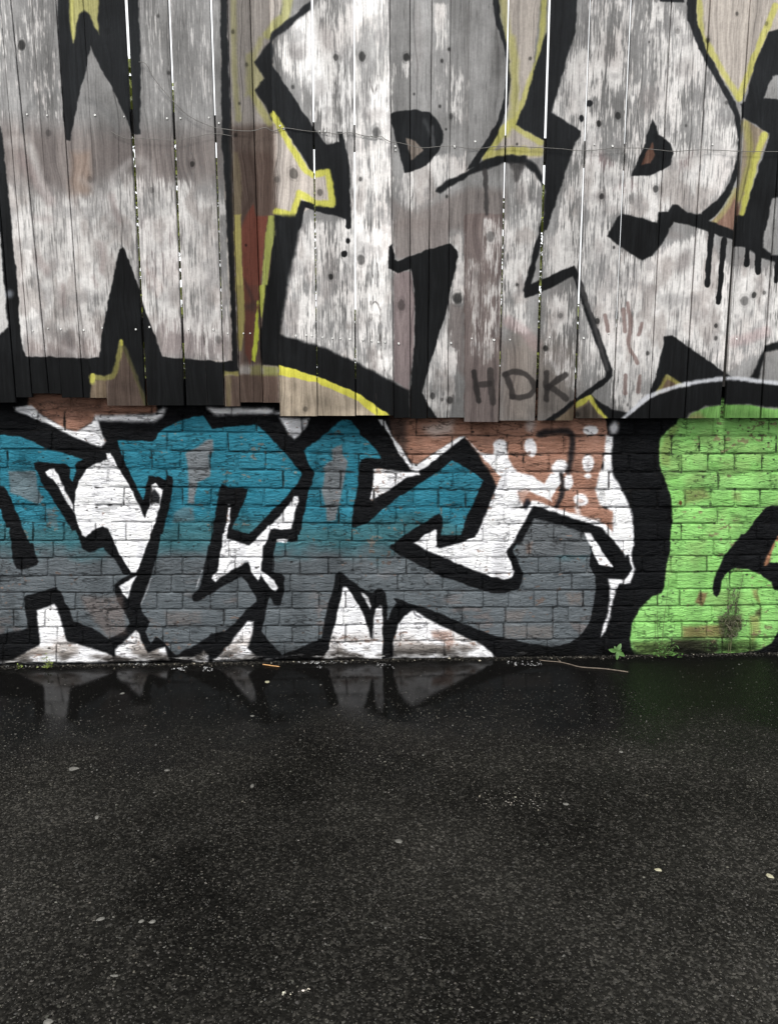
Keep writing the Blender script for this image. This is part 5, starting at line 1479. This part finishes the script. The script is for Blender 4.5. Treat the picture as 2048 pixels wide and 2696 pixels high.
# pale flakes, stones and leaves on the asphalt
def flake(name, pos, L_, W_, mat, rot, hgt, seedn):
    rd_ = random.Random(seedn)
    n_ = 7
    top_, rim = [], []
    for k in range(n_):
        q = 2*math.pi*k/n_
        e_ = rd_.uniform(.6, 1.15)
        rim.append((math.cos(q)*L_*.5*e_, math.sin(q)*W_*.5*e_, 0))
        top_.append((math.cos(q)*L_*.36*e_, math.sin(q)*W_*.36*e_, hgt*rd_.uniform(.7, 1.1)))
    vs = rim+top_+[(0, 0, hgt*1.1)]
    fs = [(k, (k+1) % n_, n_+(k+1) % n_, n_+k) for k in range(n_)]+[(n_+k, n_+(k+1) % n_, 2*n_) for k in range(n_)]
    o__ = link(name, mesh(name, vs, fs), mat, None, (pos[0], pos[1], gz(pos[0])+.0002))
    o__.rotation_euler = (0, 0, rot)
    return o__
BIG = [('G1', (320, 482), 44, 22, m_pale, 'largest pale grey stone flake, on the left of the asphalt'),
       ('G1', (420, 693), 22, 18, m_pale, 'squarish pale flake below the largest stone flake'),
       ('G1', (722, 489), 24, 12, m_flake, 'flat grey flake left of centre, level with the largest stone flake'),
       ('G1', (1090, 555), 22, 20, m_flake, 'round grey flake near the middle of the asphalt'),
       ('G1', (1157, 107), 22, 18, m_yst, 'bright white curled scrap just in front of the wall, left of centre'),
       ('G1', (530, 157), 20, 10, m_pale, 'pale flake beside the left puddle reflections'),
       ('G1', (1090, 254), 20, 11, m_flake, 'grey oval flake near the centre of the wet strip'),
       ('G2', (1000, 410), 26, 13, m_pale, 'pale angular stone on the right half of the asphalt'),
       ('G2', (765, 635), 28, 16, m_pale, 'pale oval stone right of the chalky white patch'),
       ('G4', (1162, 148), 30, 20, m_yst, 'buff oval pebble, left one of the two at lower right'),
       ('G4', (1643, 175), 28, 24, m_yst, 'buff round pebble at the right edge of the photo'),
       ('G3', (435, 362), 40, 18, m_pale, 'long narrow pale stone at lower left'),
       ('G3', (612, 370), 26, 18, m_pale, 'left stone of the pale pair at lower left'),
       ('G3', (660, 372), 32, 18, m_pale, 'right stone of the pale pair at lower left'),
       ('G3', (497, 607), 42, 10, m_pale, 'thin pale streak-shaped stone near the bottom left'),
       ('G3', (210, 805), 34, 22, m_pale, 'brownish grey stone at the bottom edge on the left'),
       ('G2', (40, 795), 44, 22, m_flake, 'wide grey stone in the middle of the asphalt below the chalky patch')]
for k, (fr, p_, L_, W_, mt, lb) in enumerate(BIG):
    g_ = on_ground(src(fr, [p_])[0])
    dist_ = g_[1]+CAM_D
    sc_ = math.sqrt(dist_**2+CAM_H**2)/F_PX/1.64
    o__ = flake('pebble', g_, L_*sc_, W_*sc_*dist_**.5*1.1, mt, random.uniform(-.2, .2), .002, k)
    tag(o__, lb, 'pebble')
SMALL = [('G1', p_) for p_ in [(895, 178), (1030, 168), (1070, 155), (908, 356), (725, 346), (675, 380), (420, 488), (600, 750), (1385, 120), (520, 228), (1145, 200), (515, 190), (213, 115), (283, 120), (830, 535), (668, 585)]] + \
        [('G2', p_) for p_ in [(148, 424), (275, 296), (138, 242), (167, 176), (1562, 533), (835, 558), (710, 632), (798, 394), (1110, 277), (735, 122), (648, 85), (138, 82), (1510, 32)]] + \
        [('G3', p_) for p_ in [(303, 352), (1195, 527), (1406, 470)]] + [('G4', p_) for p_ in [(1170, 453), (754, 520), (305, 752), (540, 765), (1270, 45)]]
pm = None
for k, (fr, p_) in enumerate(SMALL):
    g_ = on_ground(src(fr, [p_])[0])
    o__ = flake('pebble', g_, random.uniform(.006, .010), random.uniform(.005, .009), m_flake, random.uniform(0, 3), .002, 100+k) if pm is None or k % 5 == 0 else None
    if o__ is None:
        o__ = pm.copy()
        C.objects.link(o__)
        o__.location = (g_[0], g_[1], gz(g_[0])+.0002)
        o__.rotation_euler = (0, 0, random.uniform(0, 6.28))
        s_ = random.uniform(.7, 1.2)
        o__.scale = (s_, s_, 1)
    else:
        pm = o__
    tag(o__, 'tiny pale chip lying loose on the wet asphalt', 'pebble', 'tiny loose chips on the asphalt')
# grit, silt and crumbs of mortar gathered against the wall
rg = np.random.default_rng(91)
ng = 5200
gx_ = rg.uniform(-2.1, 2.2, ng)
gy_ = -np.abs(rg.normal(0, .020, ng))-.001-.012*pnoise(gx_, gx_*0, .3)
gs_ = rg.lognormal(math.log(.0022), .5, ng).clip(.001, .0075)
gp = np.zeros((ng, 6, 3))
o6 = np.array([(1, 0, 0), (0, 1, 0), (-1, 0, 0), (0, -1, 0), (0, 0, 1), (0, 0, -1)], float)
gp = o6[None]*rg.uniform(.6, 1.2, (ng, 6, 1))*gs_[:, None, None]
gp[..., 0] += gx_[:, None]
gp[..., 1] += gy_[:, None]
gp[..., 2] = gp[..., 2]*.7+(GA+GB*gx_+gs_*.3)[:, None]
f8 = np.array([(0, 1, 4), (1, 2, 4), (2, 3, 4), (3, 0, 4), (1, 0, 5), (2, 1, 5), (3, 2, 5), (0, 3, 5)])
me_ = bpy.data.meshes.new('grit')
me_.from_pydata(gp.reshape(-1, 3).tolist(), [], (np.arange(ng)[:, None, None]*6+f8[None]).reshape(-1, 3).tolist())
gv_ = np.where(rg.random(ng) < .05, rg.uniform(.08, .3, ng), rg.lognormal(math.log(.012), .6, ng)).clip(.004, .3)
gt_ = np.stack([gv_*1.1, gv_, gv_*.8, np.ones(ng)], 1)
ga_ = me_.color_attributes.new('tint', 'FLOAT_COLOR', 'POINT')
ga_.data.foreach_set('color', np.repeat(gt_, 6, 0).reshape(-1).astype(np.float32))
gr_ = link('grit', me_, m_chip)
gr_['kind'] = 'stuff'
# white paint flakes fallen along the foot of the wall
FL = []
rf = random.Random(77)
for fr, (xa, xb), (ya, yb), nn in (('M2', (150, 350), (1380, 1420), 26), ('M2', (500, 600), (1385, 1430), 20), ('M3', (0, 400), (1320, 1350), 40), ('M3', (690, 890), (1345, 1400), 16), ('M4', (420, 800), (1325, 1370), 34), ('M3', (30, 160), (1360, 1400), 6), ('M2', (1500, 1680), (1325, 1350), 18), ('M1', (1230, 1680), (1340, 1370), 40), ('M1', (20, 500), (1350, 1385), 40)):
    for k in range(nn):
        t = rf.random()
        g_ = on_ground(src(fr, [(xa+(xb-xa)*t, rf.uniform(ya, yb))])[0])
        s_ = rf.choice([.0012, .0018, .0025, .004])
        q0 = rf.uniform(0, 6.28)
        vs = [(g_[0]+s_*rf.uniform(.6, 1.7)*math.cos(q0+j*1.257), g_[1]+s_*rf.uniform(.5, 1)*math.sin(q0+j*1.257), gz(g_[0])+.0008) for j in range(5)]
        vs.append((g_[0], g_[1], gz(g_[0])+.0022))
        FL.append((vs, [(j, (j+1) % 5, 5) for j in range(5)]))
V, Fc = join(FL)
fl = link('paint_flakes', mesh('paint_flakes', V, Fc), plain('white_paint_flake', (.30, .30, .30), .7), None)
fl['kind'] = 'stuff'

# ================================================================== greenery glimpsed through the gaps of the fence
def bush(cx_, cy_, wid, z0, z1, n_, seedn, label):
    rd_ = np.random.default_rng(seedn)
    t = empty('bush', (cx_, cy_, 0), label, 'bush', None)
    parts = []
    th_ = rd_.uniform(0, 6.28, n_)
    rr2 = np.sqrt(rd_.random(n_))
    zz_ = rd_.uniform(z0, z1, n_)
    top_ = 1-np.clip((zz_-(z0+z1)*.5)/(z1-z0)*1.3, 0, .8)
    lx = rr2*np.cos(th_)*wid*top_
    ly = rr2*np.sin(th_)*.45*top_
    A = rd_.normal(0, 1, (n_, 3)); A /= np.linalg.norm(A, axis=1)[:, None]
    B = np.cross(A, rd_.normal(0, 1, (n_, 3))); B /= np.linalg.norm(B, axis=1)[:, None]
    s_ = rd_.uniform(.022, .045, n_)[:, None]
    c_ = np.stack([lx, ly, zz_], 1)
    Vv = np.stack([c_-A*s_, c_+B*s_*.5, c_+A*s_, c_-B*s_*.5], 1).reshape(-1, 3)
    Ff = (np.arange(n_)[:, None]*4+np.arange(4)[None]).tolist()
    me_ = bpy.data.meshes.new('foliage')
    me_.from_pydata(Vv.tolist(), [], Ff)
    o__ = link('foliage', me_, m_hedge, t)
    o__['kind'] = 'stuff'
    st_ = [tube([(rd_.uniform(-.5, .5)*wid, 0, -.02), (rd_.uniform(-.6, .6)*wid, .05, z1*.6)], .018, 6, .4) for _ in range(5)]
    V_, F_ = join(st_)
    link('branches', mesh('branches', V_, F_), m_bark, t)
def top_at(px, y):
    dr = ray(np.array(px, float))
    p_ = EYE+dr*((CAM_D+y)/dr[1])
    return p_[0], p_[2]
for (px, wid, yy, n_, lb) in (((331, 150), .20, 1.5, 2600, 'tallest yellow green bush, seen through the second fence gap from the left'),
                              ((460, 235), .17, 1.6, 2200, 'yellow green bush seen through the third bright fence gap from the left'),
                              ((566, 430), .16, 1.5, 1600, 'low yellow green bush seen through the fourth bright fence gap from the left'),
                              ((828, 470), .30, 1.7, 2200, 'yellow green bush behind the pale boards left of the first R'),
                              ((1385, 500), .34, 1.7, 2600, 'yellow green bush behind the boards between the two large R letters'),
                              ((1930, 405), .22, 1.6, 2000, 'yellow green bush behind the fence at the far right')):
    x_, z_ = top_at(px, yy)
    bush(x_, yy, wid, .1, z_, n_, int(px[0]), lb)
rh = np.random.default_rng(5)
nh = 11000
hx = rh.uniform(-2.6, 3.0, nh)
ht = 1.62+.13*np.sin(hx*2.3)+.08*np.sin(hx*5.1+1)
hz_ = rh.random(nh)**.8*ht
hy = 2.0+rh.uniform(-.22, .22, nh)
A = rh.normal(0, 1, (nh, 3)); A /= np.linalg.norm(A, axis=1)[:, None]
B = np.cross(A, rh.normal(0, 1, (nh, 3))); B /= np.linalg.norm(B, axis=1)[:, None]
s_ = rh.uniform(.03, .065, nh)[:, None]
c_ = np.stack([hx, hy, hz_], 1)
Vv = np.stack([c_-A*s_, c_+B*s_*.55, c_+A*s_, c_-B*s_*.55], 1).reshape(-1, 3)-(0, 2, 0)
hedge = empty('hedge', (0, 2.0, 0), 'long low olive green hedge behind the fence, glimpsed through the lower gaps', 'hedge')
me_ = bpy.data.meshes.new('foliage')
me_.from_pydata(Vv.tolist(), [], (np.arange(nh)[:, None]*4+np.arange(4)[None]).tolist())
hf = link('foliage', me_, m_hedge, hedge)
hf['kind'] = 'stuff'
V_, F_ = join([tube([(x, 0, -.03), (x+.05, .03, .7), (x-.04, -.02, 1.35)], .02, 6, .4) for x in np.arange(-2.5, 3, .4)])
link('branches', mesh('branches', V_, F_), m_bark, hedge)
print('done')
